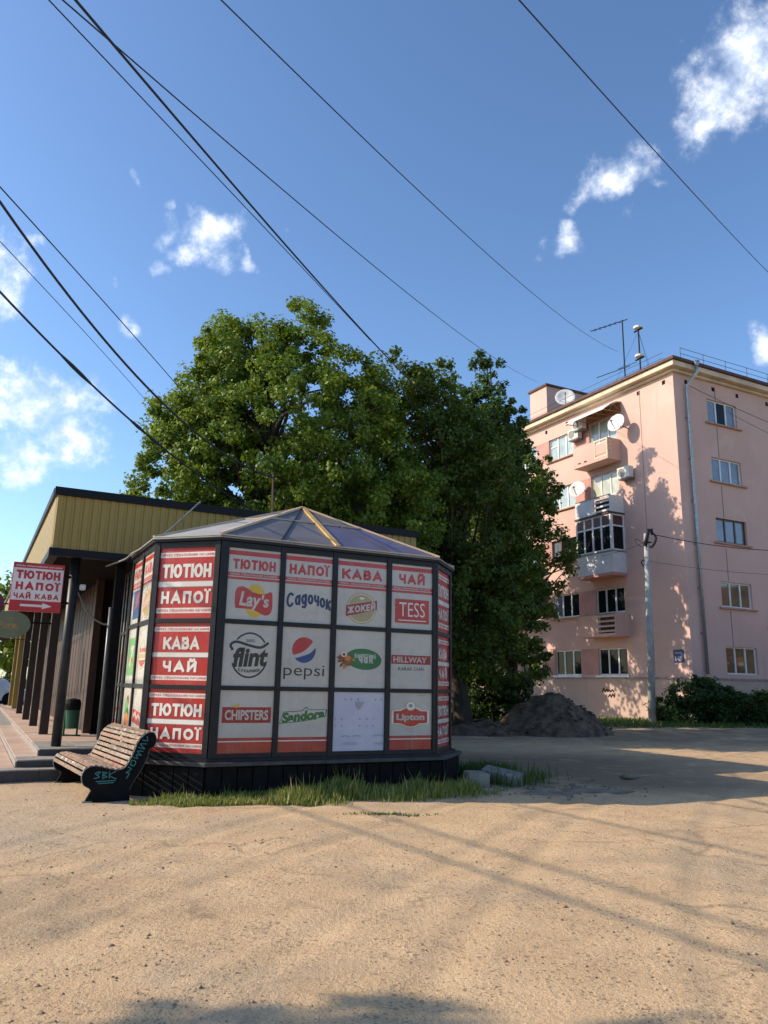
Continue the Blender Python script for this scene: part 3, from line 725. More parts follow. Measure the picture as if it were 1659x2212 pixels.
def logo_crest(p):
    w, h = p.w, p.h; cx, cz = .5 * w, .47 * h
    p.poly([(cx - .4 * w, cz + .14 * h), (cx - .2 * w, cz + .17 * h), (cx, cz + .30 * h), (cx + .2 * w, cz + .17 * h), (cx + .4 * w, cz + .14 * h), (cx + .4 * w, cz - .16 * h), (cx, cz - .24 * h), (cx - .4 * w, cz - .16 * h)], GO)
    p.poly([(cx - .36 * w, cz + .13 * h), (cx - .18 * w, cz + .155 * h), (cx, cz + .27 * h), (cx + .18 * w, cz + .155 * h), (cx + .36 * w, cz + .13 * h), (cx + .36 * w, cz - .15 * h), (cx, cz - .22 * h), (cx - .36 * w, cz - .15 * h)], W_)
    for i in (-.2, 0, .2): p.ell(cx + i * w, cz + .10 * h, .10 * w, .045 * h, R_, n=10)
    p.line([(cx - .3 * w, cz), (cx + .3 * w, cz)], .07 * h, GO); p.poly([(cx - .32 * w, cz - .07 * h), (cx + .32 * w, cz - .07 * h), (cx + .2 * w, cz - .14 * h), (cx, cz - .19 * h), (cx - .2 * w, cz - .14 * h)], R_)
def logo_strip(p):
    w, h = p.w, p.h
    p.poly([(.05 * w, .42 * h), (.95 * w, .36 * h), (.95 * w, .58 * h), (.05 * w, .64 * h)], R_); p.line([(.15 * w, .53 * h), (.3 * w, .58 * h), (.45 * w, .48 * h), (.6 * w, .55 * h), (.85 * w, .45 * h)], .06 * h, W_)
def logo_drink(p):
    w, h = p.w, p.h
    for cx, cz, r, m in ((.5, .75, .14, BR), (.42, .62, .2, LG), (.55, .5, .18, GR), (.5, .36, .24, ORA), (.45, .2, .22, R_), (.62, .26, .12, LG)): p.ell(cx * w, cz * h, r * w, r * .8 * h, m, n=12)
def logo_bag(p):
    w, h = p.w, p.h
    p.ell(.5 * w, .55 * h, .36 * w, .22 * h, YE); p.rect(.12, .35, .88, .6, R_); p.ell(.5 * w, .3 * h, .3 * w, .14 * h, BL)
def logo_bars(p):
    p.rect(0, .25, 1, .31, R_); p.rect(0, .5, 1, .56, R_)

# ------------------------------------------------------------------ kiosk
KT, KB = 3.47, .48
ROWS = [(2.37, 3.385), (1.455, 2.305), (.555, 1.395)]
kiosk = thing('kiosk', S.pt(1.8, 1.2, 0), 'dark framed octagonal kiosk clad in white and red printed panels with pyramid roof', 'kiosk')
KV = {1: (-.75, .75), 2: (0, 0), 3: (3.57, 0), 4: (4.32, .75), 5: (4.32, 2.53), 6: (3.57, 3.28), 7: (0, 3.28), 0: (-.75, 2.53), 8: (-.55, 2.74), 9: (-.55, 4.75)}
OCT = [KV[i] for i in (1, 2, 3, 4, 5, 6, 7, 0)]
def octagon(off):
    cx, cy = 1.785, 1.64
    return [(x + (off if abs(x - cx) > 2 else off * .41) * (1 if x > cx else -1), y + (off if abs(y - cy) > 1.2 else off * .41) * (1 if y > cy else -1)) for x, y in OCT]
def face(i, j):
    p = S.pt(*KV[i], 0); q = S.pt(*KV[j], 0)
    d = Vector((q[0] - p[0], q[1] - p[1])); return Fr(p, math.atan2(d.y, d.x)), d.length
def kiosk_face(fr, L, cols, prints, deep=.05):
    for k, (x0, x1) in enumerate(cols):                     # panels with print
        for r, (z0, z1) in enumerate(ROWS):
            fn = prints.get((k, r))
            pn = box_part('panel', fr, (x0 - .02, x1 + .02, .012, .03, z0 - .02, z1 + .02), WHITEP if fn and fn[0] != 'red' else REDP, kiosk)
            if fn:
                p = Print(fr, x0, z0, x1 - x0, z1 - z0, .012); 
                if fn[0] == 'red': redpanel(p, *fn[1:])
                else:
                    for g in fn: g(p)
                p.build(pn)
    ed = [0] + [x for c in cols for x in c] + [L]
    for k in range(0, len(ed), 2):                          # uprights
        box_part('mullion', fr, (ed[k] + (.001 if k else 0), ed[k + 1], -.02, .06, KB, KT), FRAME, kiosk, .004)
    zz = [KB] + [z for r in reversed(ROWS) for z in r] + [KT]
    for k in range(0, len(zz), 2):
        for (x0, x1) in cols:
            box_part('rail', fr, (x0, x1, -.012, .05, zz[k], zz[k + 1]), FRAME, kiosk, .003)
H = lambda tx: (lambda p: header(p, tx))
fr, L = face(2, 3)
kiosk_face(fr, L, [(.12, .90), (.98, 1.735), (1.82, 2.665), (2.75, 3.50)], {
    (0, 0): (H('ТЮТЮН'), logo_lays), (1, 0): (H('НАПОЇ'), logo_sadochok), (2, 0): (H('КАВА'), logo_jockey), (3, 0): (H('ЧАЙ'), logo_tess),
    (0, 1): (logo_flint,), (1, 1): (logo_pepsi,), (2, 1): (logo_carpathian,), (3, 1): (logo_hillway,),
    (0, 2): (footer, logo_chipsters), (1, 2): (footer, logo_sandora), (2, 2): (logo_schedule,), (3, 2): (footer, logo_lipton)})
for i, j in ((1, 2), (3, 4)):
    fr, L = face(i, j)
    kiosk_face(fr, L, [(.075, L - .085)], {(0, 0): ('red', 'ТЮТЮН', 'НАПОЇ'), (0, 1): ('red', 'КАВА', 'ЧАЙ'), (0, 2): ('red', 'ТЮТЮН', 'НАПОЇ')})
fr, L = face(4, 5)
kiosk_face(fr, L, [(.08, .85), (.93, L - .08)], {(0, 0): (H('ЧАЙ'), logo_tess), (0, 1): (logo_hillway,), (0, 2): (footer, logo_lipton), (1, 0): (H('КАВА'), logo_jockey), (1, 1): (logo_carpathian,), (1, 2): (footer, logo_sandora)})
fr, L = face(0, 1)      # left side, the far column first
kiosk_face(fr, L, [(.06, L - .93), (L - .86, L - .06)], {
    (1, 0): (H('КАВА'), lambda p: logo_jockey(p, True)), (1, 1): (logo_crest,), (1, 2): (logo_strip,),
    (0, 0): (H('НАПОЇ'), logo_can), (0, 1): (logo_green,), (0, 2): (logo_drink,)})
fr, L = face(9, 8)      # passage between kiosk and shop
kiosk_face(fr, L, [(L - 1.66, L - 1.40), (L - 1.34, L - 1.12), (L - 1.06, L - .10)], {
    (2, 0): (H('ТЮТЮН'), logo_bag), (2, 1): (logo_bag,), (2, 2): (logo_bars,), (1, 0): (H('ЧАЙ'),), (1, 1): (logo_bag,), (1, 2): (logo_bars,), (0, 0): (H('ЧАЙ'),), (0, 1): (logo_bag,), (0, 2): (logo_bars,)})
# inner core so that nothing shows through the joints
b = MB(); b.plan(S, octagon(-.09), KB, KT - .06); b.box(S, -.49, 3.0, 3.0, 4.74, .38, KT - .08)
b.build('inner_wall', SOFFIT, kiosk)
# rim under the roof
def rim(off, z0, z1, name, mat):
    q = octagon(off)
    b = MB(); b.plan(S, q, z0, z1); return b.build(name, mat, kiosk, bevel=.006)
rim(.055, KT, KT + .035, 'rim', FRAME); rim(.075, KT + .035, KT + .055, 'drip_edge', pm('rim_grey', (.25, .26, .26), rough=.45))
# pyramid roof of sheets, battens and ribs
ZR = KT + .055
AP = Vector((1.83, 1.62, 4.46))
def sp(p): return Vector((p[0], p[1], p[2] if len(p) > 2 else ZR))
def lerp(a, b, t): return a + (b - a) * t
def sheet(pts, mat, name='roof_sheet', th=.02):
    pts = [Vector(S.pt(*p)) for p in pts]
    n = (pts[1] - pts[0]).cross(pts[2] - pts[0]).normalized()
    if n.z < 0: n = -n; pts = pts[::-1]
    b = MB(); k = len(pts)
    b.add(pts + [p + n * th for p in pts], [tuple(range(k - 1, -1, -1)), tuple(range(k, 2 * k))] + [(i, (i + 1) % k, (i + 1) % k + k, i + k) for i in range(k)])
    return b.build(name, mat, kiosk)
def bar(p, q, w, h, mat, name, lift=.038):
    p = Vector(S.pt(*p)); q = Vector(S.pt(*q)); d = (q - p).normalized(); sd = d.cross(Vector((0, 0, 1))).normalized(); up = sd.cross(d)
    b = MB(); vs = []
    for e_ in (p, q):
        for s1, s2 in ((-1, 0), (1, 0), (1, 1), (-1, 1)): vs.append(e_ + sd * (s1 * w / 2) + up * (lift + s2 * h - .02))
    b.add(vs, [(3, 2, 1, 0), (4, 5, 6, 7), (0, 1, 5, 4), (1, 2, 6, 5), (2, 3, 7, 6), (3, 0, 4, 7)])
    return b.build(name, mat, kiosk)
RO = [sp(p) for p in octagon(.05)]
R1, R2, R3, R4, R5, R6, R7, R0 = RO
T1 = .56
for k in range(4):                         # front: four sheets below the purlin, four above
    a0, a1 = lerp(R2, R3, k / 4), lerp(R2, R3, (k + 1) / 4)
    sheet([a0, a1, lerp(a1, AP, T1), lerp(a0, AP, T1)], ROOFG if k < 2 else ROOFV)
    sheet([lerp(a0, AP, T1), lerp(a1, AP, T1), AP], ROOFG)
    if k in (1, 3): bar(a0, lerp(a0, AP, .97), .02, .018, FRAME, 'roof_joint')
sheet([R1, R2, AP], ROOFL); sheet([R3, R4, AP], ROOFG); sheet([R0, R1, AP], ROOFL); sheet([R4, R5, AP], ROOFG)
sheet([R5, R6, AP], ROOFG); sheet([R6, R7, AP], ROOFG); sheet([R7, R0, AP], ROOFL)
bar(R0, AP, .045, .03, BATTEN, 'roof_rib'); bar(R5, AP, .045, .03, BATTEN, 'roof_rib')
bar(lerp(R0, AP, T1), lerp(R1, AP, T1), .035, .02, BATTEN, 'purlin')
bar(lerp(R2, AP, T1), lerp(R3, AP, T1), .035, .02, BATTEN, 'purlin')
bar(lerp(R1, AP, T1), lerp(R2, AP, T1), .035, .02, BATTEN, 'purlin')
bar(lerp(R2, R3, .5), AP, .075, .03, RIB, 'roof_rib', .042)
bar(R2, AP, .05, .035, BATTEN, 'roof_rib'); bar(R3, AP, .035, .03, BATTEN, 'roof_rib'); bar(R1, AP, .045, .03, BATTEN, 'roof_rib'); bar(R4, AP, .045, .03, BATTEN, 'roof_rib')
bar(R2, R3, .035, .02, BATTEN, 'eave_batten', .03); bar(R1, R2, .035, .02, pm('batten_pale', (.42, .41, .38)), 'eave_batten', .03)
# plinth: a dark core, upright planks and a ledge
ring = octagon
b = MB(); b.plan(S, ring(.10), -.15, .40); b.build('plinth', BLACK, kiosk)
b = MB(); b.plan(S, ring(.185), .405, .455); b.build('ledge', pm('ledge_dark', (.055, .055, .058), (.03, .03, .032), rough=.6, scale=7), kiosk, bevel=.008)
b = MB(); b.plan(S, ring(.08), .455, KB + .01); b.build('sill', FRAME, kiosk)
rg = ring(.10); rg = [rg[-1]] + rg[:6]; pr = random.Random(2)
for i in range(6):
    p, q = Vector(rg[i]), Vector(rg[i + 1]); n = max(2, round((q - p).length / .215)); ln = (q - p).length
    P0 = S.pt(p.x, p.y, 0); Q0 = S.pt(q.x, q.y, 0); fr = Fr(P0, math.atan2(Q0[1] - P0[1], Q0[0] - P0[0]))
    for k in range(n):
        d = pr.uniform(0, .012)
        box_part('plinth_plank', fr, (k * ln / n + .008, (k + 1) * ln / n - .008, -.028 - d, -.003, -.1, .40 - pr.uniform(0, .012)), BLACK, kiosk)

# ------------------------------------------------------------------ shop building behind the kiosk
FB, ZT, ZF, RA0, RA1, RB1 = 3.40, 4.73, 3.67, -1.98, 5.14, 27.2
PZ = .405                                    # porch level
shop = thing('shop_building', S.pt(1.6, 10, 0), 'low shop with ochre siding fascia, black roof trim and brown timber walls behind the kiosk', 'building')
b = MB(); b.box(S, RA0 + .03, RA1 - .03, FB + .03, RB1, ZF + .02, ZT - .1); b.build('roof', SOFFIT, shop)
n = 49; wd = (RA1 - RA0) / n
fr0 = Fr(S.pt(RA0, FB, 0), A)
def siding_mesh(w, h):
    b = MB(); pts = [(0, 0), (.012, -.016), (w * .62, -.016), (w * .66, -.006), (w - .004, -.006), (w, 0), (w, .02), (0, .02)]
    b.plan(W0, pts, 0, h); me = bpy.data.meshes.new('siding_plank'); me.from_pydata(b.v, [], b.f); me.materials.append(YELLOW); me.update(); return me
sm = siding_mesh(wd, ZT - .13 - ZF)
def put_mesh(name, me, loc, ang, parent):
    o = bpy.data.objects.new(name, me); col.objects.link(o); o.parent = parent; o.matrix_parent_inverse = parent_matrix(parent).inverted()
    o.location = loc; o.rotation_euler = (0, 0, ang); return o
for k in range(n): put_mesh('siding_plank', sm, fr0.pt(k * wd, 0, ZF), A, shop)
n2 = 70; wd2 = (RB1 - FB - .03) / n2; sm2 = siding_mesh(wd2, ZT - .13 - ZF)
for k in range(n2): put_mesh('siding_plank', sm2, S.pt(RA0, RB1 - k * wd2, ZF), A - R(90), shop)
fr1 = Fr(S.pt(RA1, FB, 0), A + R(90))
for k in range(n2): put_mesh('siding_plank', sm2, fr1.pt(.02 + k * wd2, 0, ZF), A + R(90), shop)
# roof trim and eaves boards
for nm, d in (('roof_trim', (RA0 - .05, RA1 + .05, FB - .06, FB + .1, ZT - .14, ZT)), ('roof_trim', (RA0 - .06, RA0 + .1, FB + .1, RB1, ZT - .14, ZT)), ('roof_trim', (RA1 - .1, RA1 + .06, FB + .1, RB1, ZT - .14, ZT)),
              ('roof_deck', (RA0 + .1, RA1 - .1, FB + .1, RB1, ZT - .1, ZT - .02)), ('eaves_board', (RA0 - .04, -.62, FB - .05, FB + .10, ZF - .13, ZF - .002)), ('eaves_board', (-.62, RA1, FB + .02, FB + .12, ZF - .06, ZF - .002)),
              ('eaves_board', (RA0 - .03, RA0 + .12, FB + .10, RB1, ZF - .13, ZF - .002)), ('soffit', (RA0 + .12, RA1 - .02, FB + .12, RB1, ZF - .03, ZF + .018))):
    box_part(nm, S, d, SOFFIT if nm == 'soffit' else ROOFBL, shop)
# posts of the porch
for k, (a, bb) in enumerate([(-1.545, 3.72), (-1.51, 6.88), (-1.50, 10.04), (-1.49, 13.15), (-1.46, 17.2), (-1.42, 21.5), (-1.41, 25.0)]):
    m = YELLOW if k > 4 else (PIPE if k == 0 else WOODB)
    h_ = .085 if k else .08
    if k == 0:
        b = MB(); b.tube([S.pt(a, bb, PZ - .01), S.pt(a, bb, ZF)], h_, 16); b.build('post', m, shop, smooth=True)
    else: box_part('post', S, (a - h_, a + h_, bb - h_, bb + h_, PZ - .01, ZF), m, shop, .012)
box_part('post', S, (-.86, -.70, 3.64, 3.80, PZ - .01, ZF), BLACK, shop, .012)
b = MB(); b.tube([S.pt(-.885, 3.70, .5), S.pt(-.885, 3.70, 2.75)], .035, 10); b.build('post_lit_side', pm('post_lit_grey', (.12, .125, .13), rough=.4), shop, smooth=True)  # lighter tube added for the sunlit part of this post
# walls
box_part('wall', S, (-.62, 4.9, 7.26, RB1 - .3, PZ - .4, ZF - .03), WOODB, shop)
for k in range(60):                                          # long wall: upright boards
    b0 = 7.3 + k * .30
    box_part('wall_board', S, (-.655 - (k % 2) * .006, -.62, b0 + .006, b0 + .294, PZ + .001, ZF - .03), WOODR, shop)
for k in range(9):                                           # low dado boards of the end wall
    box_part('dado_board', S, (-.66 + k * .16 + .005, -.66 + (k + 1) * .16 - .005, 7.18 - (k % 2) * .012, 7.26, PZ + .001, 1.30), WOODR, shop)
box_part('dado_rail', S, (-.67, .8, 7.15, 7.26, 1.302, 1.36), WOODR, shop)
box_part('corner_column', S, (-.74, -.58, 7.05, 7.26, PZ, ZF - .03), WOODR, shop, .01); box_part('corner_column', S, (-.575, -.45, 7.10, 7.26, PZ, ZF - .03), BLACK, shop, .01)
wn = box_part('shop_window', S, (-.44, .7, 7.20, 7.25, 1.37, 2.80), GLASSD, shop)
p = Print(Fr(S.pt(-.44, 7.20, 0), A), 0, 1.37, 1.14, 1.43, -.002)
p.rect(.02, .40, .35, .47, W_); p.rect(.02, .33, .35, .39, BL); p.rect(.02, .30, .34, .325, YE); p.rect(.05, .58, .22, .60, W_); p.rect(.05, .63, .24, .65, W_); p.rect(.05, .68, .2, .70, GY); p.rect(.05, .53, .25, .55, GY); p.ell(.34, .98, .05, .05, CR)
p.build(wn, 'window_notice')
for d in ((-.46, -.43), (.68, .72), (.12, .15)): box_part('window_bar', S, (d[0], d[1], 7.18, 7.21, 1.37, 2.80), WOODB, shop)
b = MB(); b.box(S, -1.44, -1.34, 3.66, 3.76, 3.02, 3.12); b.build('lamp_body', WFRAME, shop, bevel=.02)

# porch: a plain core, tiled steps and paved top
porch = thing('porch_steps', S.pt(-1.8, 3, 0), 'grey tiled steps and pink paved porch in front of the shop', 'steps')
b = MB(); b.box(S, -5.2, -.2, 2.40, 26, -.2, .165); b.box(S, -2.14, -.2, 2.71, 26, .1, .275); b.box(S, -1.80, -.2, 3.31, 26.5, .2, PZ - .02); b.build('step_core', CONC, porch)
rr = random.Random(4)
def tiles(a0, a1, b0, b1, z, na, nb, mat, th=.02, name='tile'):
    for i in range(na):
        for j in range(nb):
            x0, x1 = a0 + (a1 - a0) * i / na, a0 + (a1 - a0) * (i + 1) / na; y0, y1 = b0 + (b1 - b0) * j / nb, b0 + (b1 - b0) * (j + 1) / nb
            dz = rr.uniform(-.002, .002)
            box_part(name, S, (x0 + .003, x1 - .003, y0 + .003, y1 - .003, z - th, z + dz), mat, porch)
def risers(a0, a1, b_, z0, z1, n_):
    for i in range(n_):
        x0, x1 = a0 + (a1 - a0) * i / n_, a0 + (a1 - a0) * (i + 1) / n_
        box_part('riser_tile', S, (x0 + .002, x1 - .002, b_ - .018 + rr.uniform(0, .002), b_, z0, z1), RISER, porch)
tiles(-5.2, -.95, 2.36, 2.70, .185, 14, 1, TILE); risers(-5.2, -.95, 2.395, -.05, .164, 14)
tiles(-5.2, -2.19, 2.70, 12, .185, 6, 16, TILEP)
tiles(-2.17, -.8, 2.67, 3.30, .295, 5, 2, TILE); risers(-2.17, -.8, 2.705, .186, .274, 5)
tiles(-2.17, -1.84, 3.30, 12.3, .295, 1, 22, TILEP)
tiles(-1.83, -.62, 3.27, 4.9, PZ, 4, 5, TILE); risers(-1.83, -.62, 3.305, .296, PZ - .021, 4)
tiles(-1.83, -.62, 4.9, 25, PZ, 3, 40, TILEP)
for k in range(4): box_part('side_riser', S, (-2.185, -2.145, 2.72 + k * 2.4, 2.72 + (k + 1) * 2.4 - .004, .186, .274), TILE, porch); box_part('side_riser', S, (-1.845, -1.805, 3.32 + k * 2.4, 3.32 + (k + 1) * 2.4 - .004, .296, PZ - .021), TILE, porch)

# green litter bin on the porch
bn = thing('litter_bin', S.pt(-1.08, 6.3, PZ), 'green litter bin with dark lid on the porch beside the timber wall', 'bin')
b = MB(); b.lathe(S.pt(-1.06, 6.3, PZ + .14), (0, 0, 1), [(0, .001), (0, .11), (.40, .14), (.40, .125), (.02, .10), (.02, .001)], 16); b.build('bin_body', GREENP, bn, smooth=False)
b = MB(); b.lathe(S.pt(-1.06, 6.3, PZ + .50), (0, 0, 1), [(0, .15), (.12, .155), (.20, .13), (.23, .001)], 16); b.build('bin_lid', BLACK, bn)
b = MB(); b.box(S, -1.20, -1.165, 6.28, 6.32, PZ, PZ + .62); b.box(S, -.955, -.92, 6.28, 6.32, PZ, PZ + .62); b.build('bin_stand', GREENP, bn)
b = MB(); b.box(S, -1.24, -.88, 6.2, 6.4, PZ + .003, PZ + .02); b.build('bin_foot', GREENP, bn)

# ------------------------------------------------------------------ projecting signs
def sign_frame(a0, a1, bb): return Fr(S.pt(a0, bb, 0), A), a1 - a0
fr, L = sign_frame(-2.52, -1.72, 3.58)
sg = thing('projecting_sign', S.pt(-1.7, 3.6, 3.0), 'red and white projecting sign with an arrow on the front porch post', 'sign')
box_part('sign_box', fr, (0, L, 0, .10, 2.595, 3.41), MATS['sign_red'], sg, .006)
p = Print(fr, .012, 2.605, L - .024, .795, 0)
w, h = p.w, p.h
p.rect(0, .215, 1, .895, SW); p.cyr(CHAIN, w / 2, .925 * h, .032 * h, SW, th=.2, width=.92 * w)
p.cyr('ТЮТЮН', w / 2, .665 * h, .185 * h, SR, th=.27, width=.88 * w, gap=.1); p.cyr('НАПОЇ', w / 2, .435 * h, .165 * h, SR, th=.27, width=.86 * w, gap=.22)
p.cyr('ЧАЙ КАВА', w / 2, .25 * h, .115 * h, SR, th=.24, width=.90 * w, gap=.22)
p.poly([(.2 * w, .085 * h), (.64 * w, .085 * h), (.64 * w, .045 * h), (.83 * w, .11 * h), (.64 * w, .175 * h), (.64 * w, .135 * h), (.2 * w, .135 * h)], SW)
p.build(sg, 'lettering')
b = MB(); b.box(fr, L, L + .12, .03, .07, 2.75, 2.79); b.box(fr, L, L + .12, .03, .07, 3.2, 3.24); b.build('bracket', BLACK, sg)

fr = Fr(S.pt(-2.37, 6.8, 0), A)
sg = thing('round_sign', S.pt(-1.6, 6.85, 2.6), 'oval dull green hanging sign below the red arrow sign', 'sign')
b = MB(); b.prism(fr, [(.39 * math.cos(t), 2.56 + .275 * math.sin(t)) for t in [2 * math.pi * i / 32 for i in range(32)]], 0, .05); b.build('sign_plate', GRSIGN, sg)
p = Print(fr, -.39, 2.285, .78, .55, 0)
p.word('Pure.', .37, .27, GO, width=.36, height=.13); p.line(arc(.40, .40, .05, .05, 180, 360, 10), .012, GO); p.line([(.34, .405), (.46, .405)], .012, GO); p.line([(.14, .19), (.62, .19)], .006, GO); p.build(sg, 'lettering')
b = MB(); b.box(fr, .30, .82, .015, .045, 2.60, 2.63); b.build('bracket', BLACK, sg)
fr = Fr(S.pt(-2.86, 9.9, 0), A)
sg = thing('round_sign', S.pt(-1.6, 9.95, 3.2), 'dark magenta round sign at the far left edge behind the green oval sign', 'sign')
b = MB(); b.prism(fr, [(.42 * math.cos(t), 3.20 + .40 * math.sin(t)) for t in [2 * math.pi * i / 28 for i in range(28)]], 0, .06); b.build('sign_plate', MAGS, sg)
b = MB(); b.box(fr, .38, 1.30, .015, .045, 3.22, 3.25); b.build('bracket', BLACK, sg)
b = MB(); b.box(S, -3.4, -2.23, 10.0, 10.06, 2.37, 2.45); b.box(S, -2.23, -1.58, 10.02, 10.04, 2.40, 2.42)
tag(b.build('sign_board', WOODR), 'narrow brown timber board below the green oval sign', 'board')

# ------------------------------------------------------------------ bench
BF = Fr(S.pt(-1.50, .10, 0), A + R(4.0))
bench = thing('bench', BF.pt(.35, 1.0, 0), 'park bench with black scroll sides, peeling wooden slats and teal graffiti', 'bench')
PROF = [(0, -.02), (.57, -.02), (.55, .122), (.60, .234), (.69, .386), (.747, .527), (.76, .614), (.82, .66), (.845, .72), (.835, .79), (.776, .835), (.69, .802), (.616, .714), (.573, .585), (.515, .46), (.464, .393), (.384, .372), (.27, .39), (.138, .425), (.036, .42), (-.03, .368), (-.045, .29), (-.01, .205), (.08, .138)]
def closed_smooth(pts, k=3):
    P = [Vector(p) for p in pts]; n_ = len(P); o = []
    for i in range(n_):
        p0, p1, p2, p3 = P[i - 1], P[i], P[(i + 1) % n_], P[(i + 2) % n_]
        for j in range(k):
            t = j / k; o.append(.5 * ((2 * p1) + (p2 - p0) * t + (2 * p0 - 5 * p1 + 4 * p2 - p3) * t * t + (3 * p1 - p0 - 3 * p2 + p3) * t ** 3))
    return [(q.x, q.y) for q in o]
prof = [(0, -.02), (.57, -.02)] + [p for p in closed_smooth(PROF)][6:-2]
BL_ = 2.12
for y0 in (0, BL_):
    b = MB(); b.prism(BF, prof, y0, y0 + .045); sidep = b.build('side_panel', BLACK, bench)
    rimp = [p for p in prof if p[1] > .10]
    b = MB()
    for i in range(len(rimp) - 1):
        (x0, z0), (x1, z1) = rimp[i], rimp[i + 1]; d = Vector((x1 - x0, z1 - z0)); 
        if d.length > .2: continue
        nrm = Vector((d.y, -d.x)).normalized() * .006
        q = [(x0, z0), (x0 + nrm.x, z0 + nrm.y), (x1 + nrm.x, z1 + nrm.y), (x1, z1)]
        b.prism(BF, q, y0 - .003, y0 + .048)
    b.build('worn_lit_edge', pm('edge_worn_lit', (.10, .105, .11), (.05, .05, .055), rough=.5, scale=12), sidep)  # lighter grey strip put in for the worn, sunlit edge
    b = MB(); b.box(BF, -.02, .10, y0 - .008, y0 + .053, -.03, .015); b.build('foot_plate', CONC, sidep)
    if y0 == 0:
        p = Print(BF, 0, 0, 1, 1, -.004)
        for st in ([(.14, .33), (.17, .36), (.11, .345), (.16, .30), (.10, .285)], [(.20, .36), (.205, .28)], [(.20, .355), (.25, .345), (.205, .32), (.255, .30), (.205, .28)], [(.28, .36), (.285, .28)], [(.36, .36), (.285, .315), (.37, .27)], [(.13, .245), (.36, .25)], [(.16, .22), (.34, .225)],
                   [(.50, .27), (.53, .33), (.49, .34), (.55, .38), (.51, .41)], [(.53, .44), (.58, .42), (.60, .47), (.55, .49), (.54, .45)], [(.56, .53), (.62, .51), (.60, .56), (.66, .55), (.61, .60), (.68, .60)], [(.62, .65), (.70, .63), (.64, .69), (.72, .69)], [(.67, .74), (.73, .73), (.72, .78)]):
            p.line(st, .012, TE, sm=4)
        p.build(sidep, 'graffiti')
SC = [(.30, .21, .14), (.27, .185, .125), (.21, .145, .10), (.31, .235, .17)]
def slatmat(i, paint):
    nm = 'slat_%d' % i
    m = bpy.data.materials.new(nm); m.use_nodes = True; t = m.node_tree; bs = t.nodes['Principled BSDF']; co = t.nodes.new('ShaderNodeTexCoord').outputs['Object']
    mp = t.nodes.new('ShaderNodeMapping'); mp.inputs['Rotation'].default_value = (0, 0, -(A + R(4))); mp.inputs['Scale'].default_value = (14, 2.2, 14); mp.inputs['Location'].default_value = (i * 3.1, i, 0); t.links.new(co, mp.inputs[0])
    c = mixc(t, mrange(t, noise(t, mp.outputs[0], 1.0, 6, .65), .35, .65), SC[i % 4], tuple(x * .62 for x in SC[i % 4]))
    c = mixc(t, mrange(t, noise(t, mp.outputs[0], 1.7, 4, .6, .6), .56, .62), c, paint)
    t.links.new(c, bs.inputs['Base Color']); bs.inputs['Roughness'].default_value = .75; return m
SM = [slatmat(0, (.30, .025, .02)), slatmat(1, (.03, .03, .035)), slatmat(2, (.45, .42, .38)), slatmat(3, (.08, .05, .035))]
seatp = smooth_pts([(-.042, .30), (-.02, .385), (.045, .428), (.138, .432), (.27, .398), (.384, .38), (.464, .40), (.510, .462), (.566, .587), (.610, .716), (.685, .808), (.776, .842), (.838, .80)], 8)
cum = [0]
for i in range(1, len(seatp)): cum.append(cum[-1] + (seatp[i] - seatp[i - 1]).length)
NS = 18
for k in range(NS):
    s_ = cum[-1] * (k + .5) / NS; i = max(j for j in range(len(cum) - 1) if cum[j] <= s_)
    p0 = seatp[i].lerp(seatp[i + 1], (s_ - cum[i]) / max(cum[i + 1] - cum[i], 1e-6)); d = (seatp[i + 1] - seatp[i]).normalized(); nrm = Vector((-d.y, d.x))
    hw = cum[-1] / NS * .5 - .010
    q = [p0 - d * hw - nrm * .012, p0 + d * hw - nrm * .012, p0 + d * hw + nrm * .010, p0 - d * hw + nrm * .010]
    b = MB(); b.prism(BF, [(v.x, v.y) for v in q], .03 - rr.uniform(0, .02), BL_ + .015 + rr.uniform(0, .02))
    b.build('slat', SM[(k * 7 + 1) % 4 if k > 8 else (k % 2) * 2 + (k % 3 == 0)], bench, bevel=.004)

# ------------------------------------------------------------------ apartment house
house = thing('apartment_house', (PC[0] + 4, PC[1] + 6, .2), 'pink plastered five storey apartment house with cream cornice and balconies', 'building')
ZS = 16.10
def wall_holes(b, fr, x0, x1, z0, z1, holes, depth=.16, m=0, mr=0):
    xs = sorted({x0, x1} | {h[0] for h in holes} | {h[1] for h in holes}); zs = sorted({z0, z1} | {h[2] for h in holes} | {h[3] for h in holes})
    for i in range(len(xs) - 1):
        for j in range(len(zs) - 1):
            cx, cz = (xs[i] + xs[i + 1]) / 2, (zs[j] + zs[j + 1]) / 2
            if any(h[0] < cx < h[1] and h[2] < cz < h[3] for h in holes): continue
            b.add([fr.pt(xs[i], 0, zs[j]), fr.pt(xs[i + 1], 0, zs[j]), fr.pt(xs[i + 1], 0, zs[j + 1]), fr.pt(xs[i], 0, zs[j + 1])], [(0, 1, 2, 3)], m)
    for hx0, hx1, hz0, hz1 in holes:
        for (a, c), (e_, g) in (((hx0, hz0), (hx1, hz0)), ((hx1, hz0), (hx1, hz1)), ((hx1, hz1), (hx0, hz1)), ((hx0, hz1), (hx0, hz0))):
            b.add([fr.pt(a, 0, c), fr.pt(a, depth, c), fr.pt(e_, depth, g), fr.pt(e_, 0, g)], [(0, 1, 2, 3)], mr)
SILLZ = [2.20, 5.20, 8.20, 11.12, 14.02]; TOPZ = [3.50, 6.44, 9.42, 12.36, 15.28]
RH = [(x0, x0 + 2.08, SILLZ[f] + .08, TOPZ[f]) for f in range(5) for x0 in (2.20, 8.6, 13.8)]
cols_s = [(3.77, 5.75), (6.98, 9.02), (10.1, 11.95), (13.2, 15.2), (16.4, 18.4), (19.6, 21.6), (22.8, 24.8), (26.0, 28.0)]
LH = []
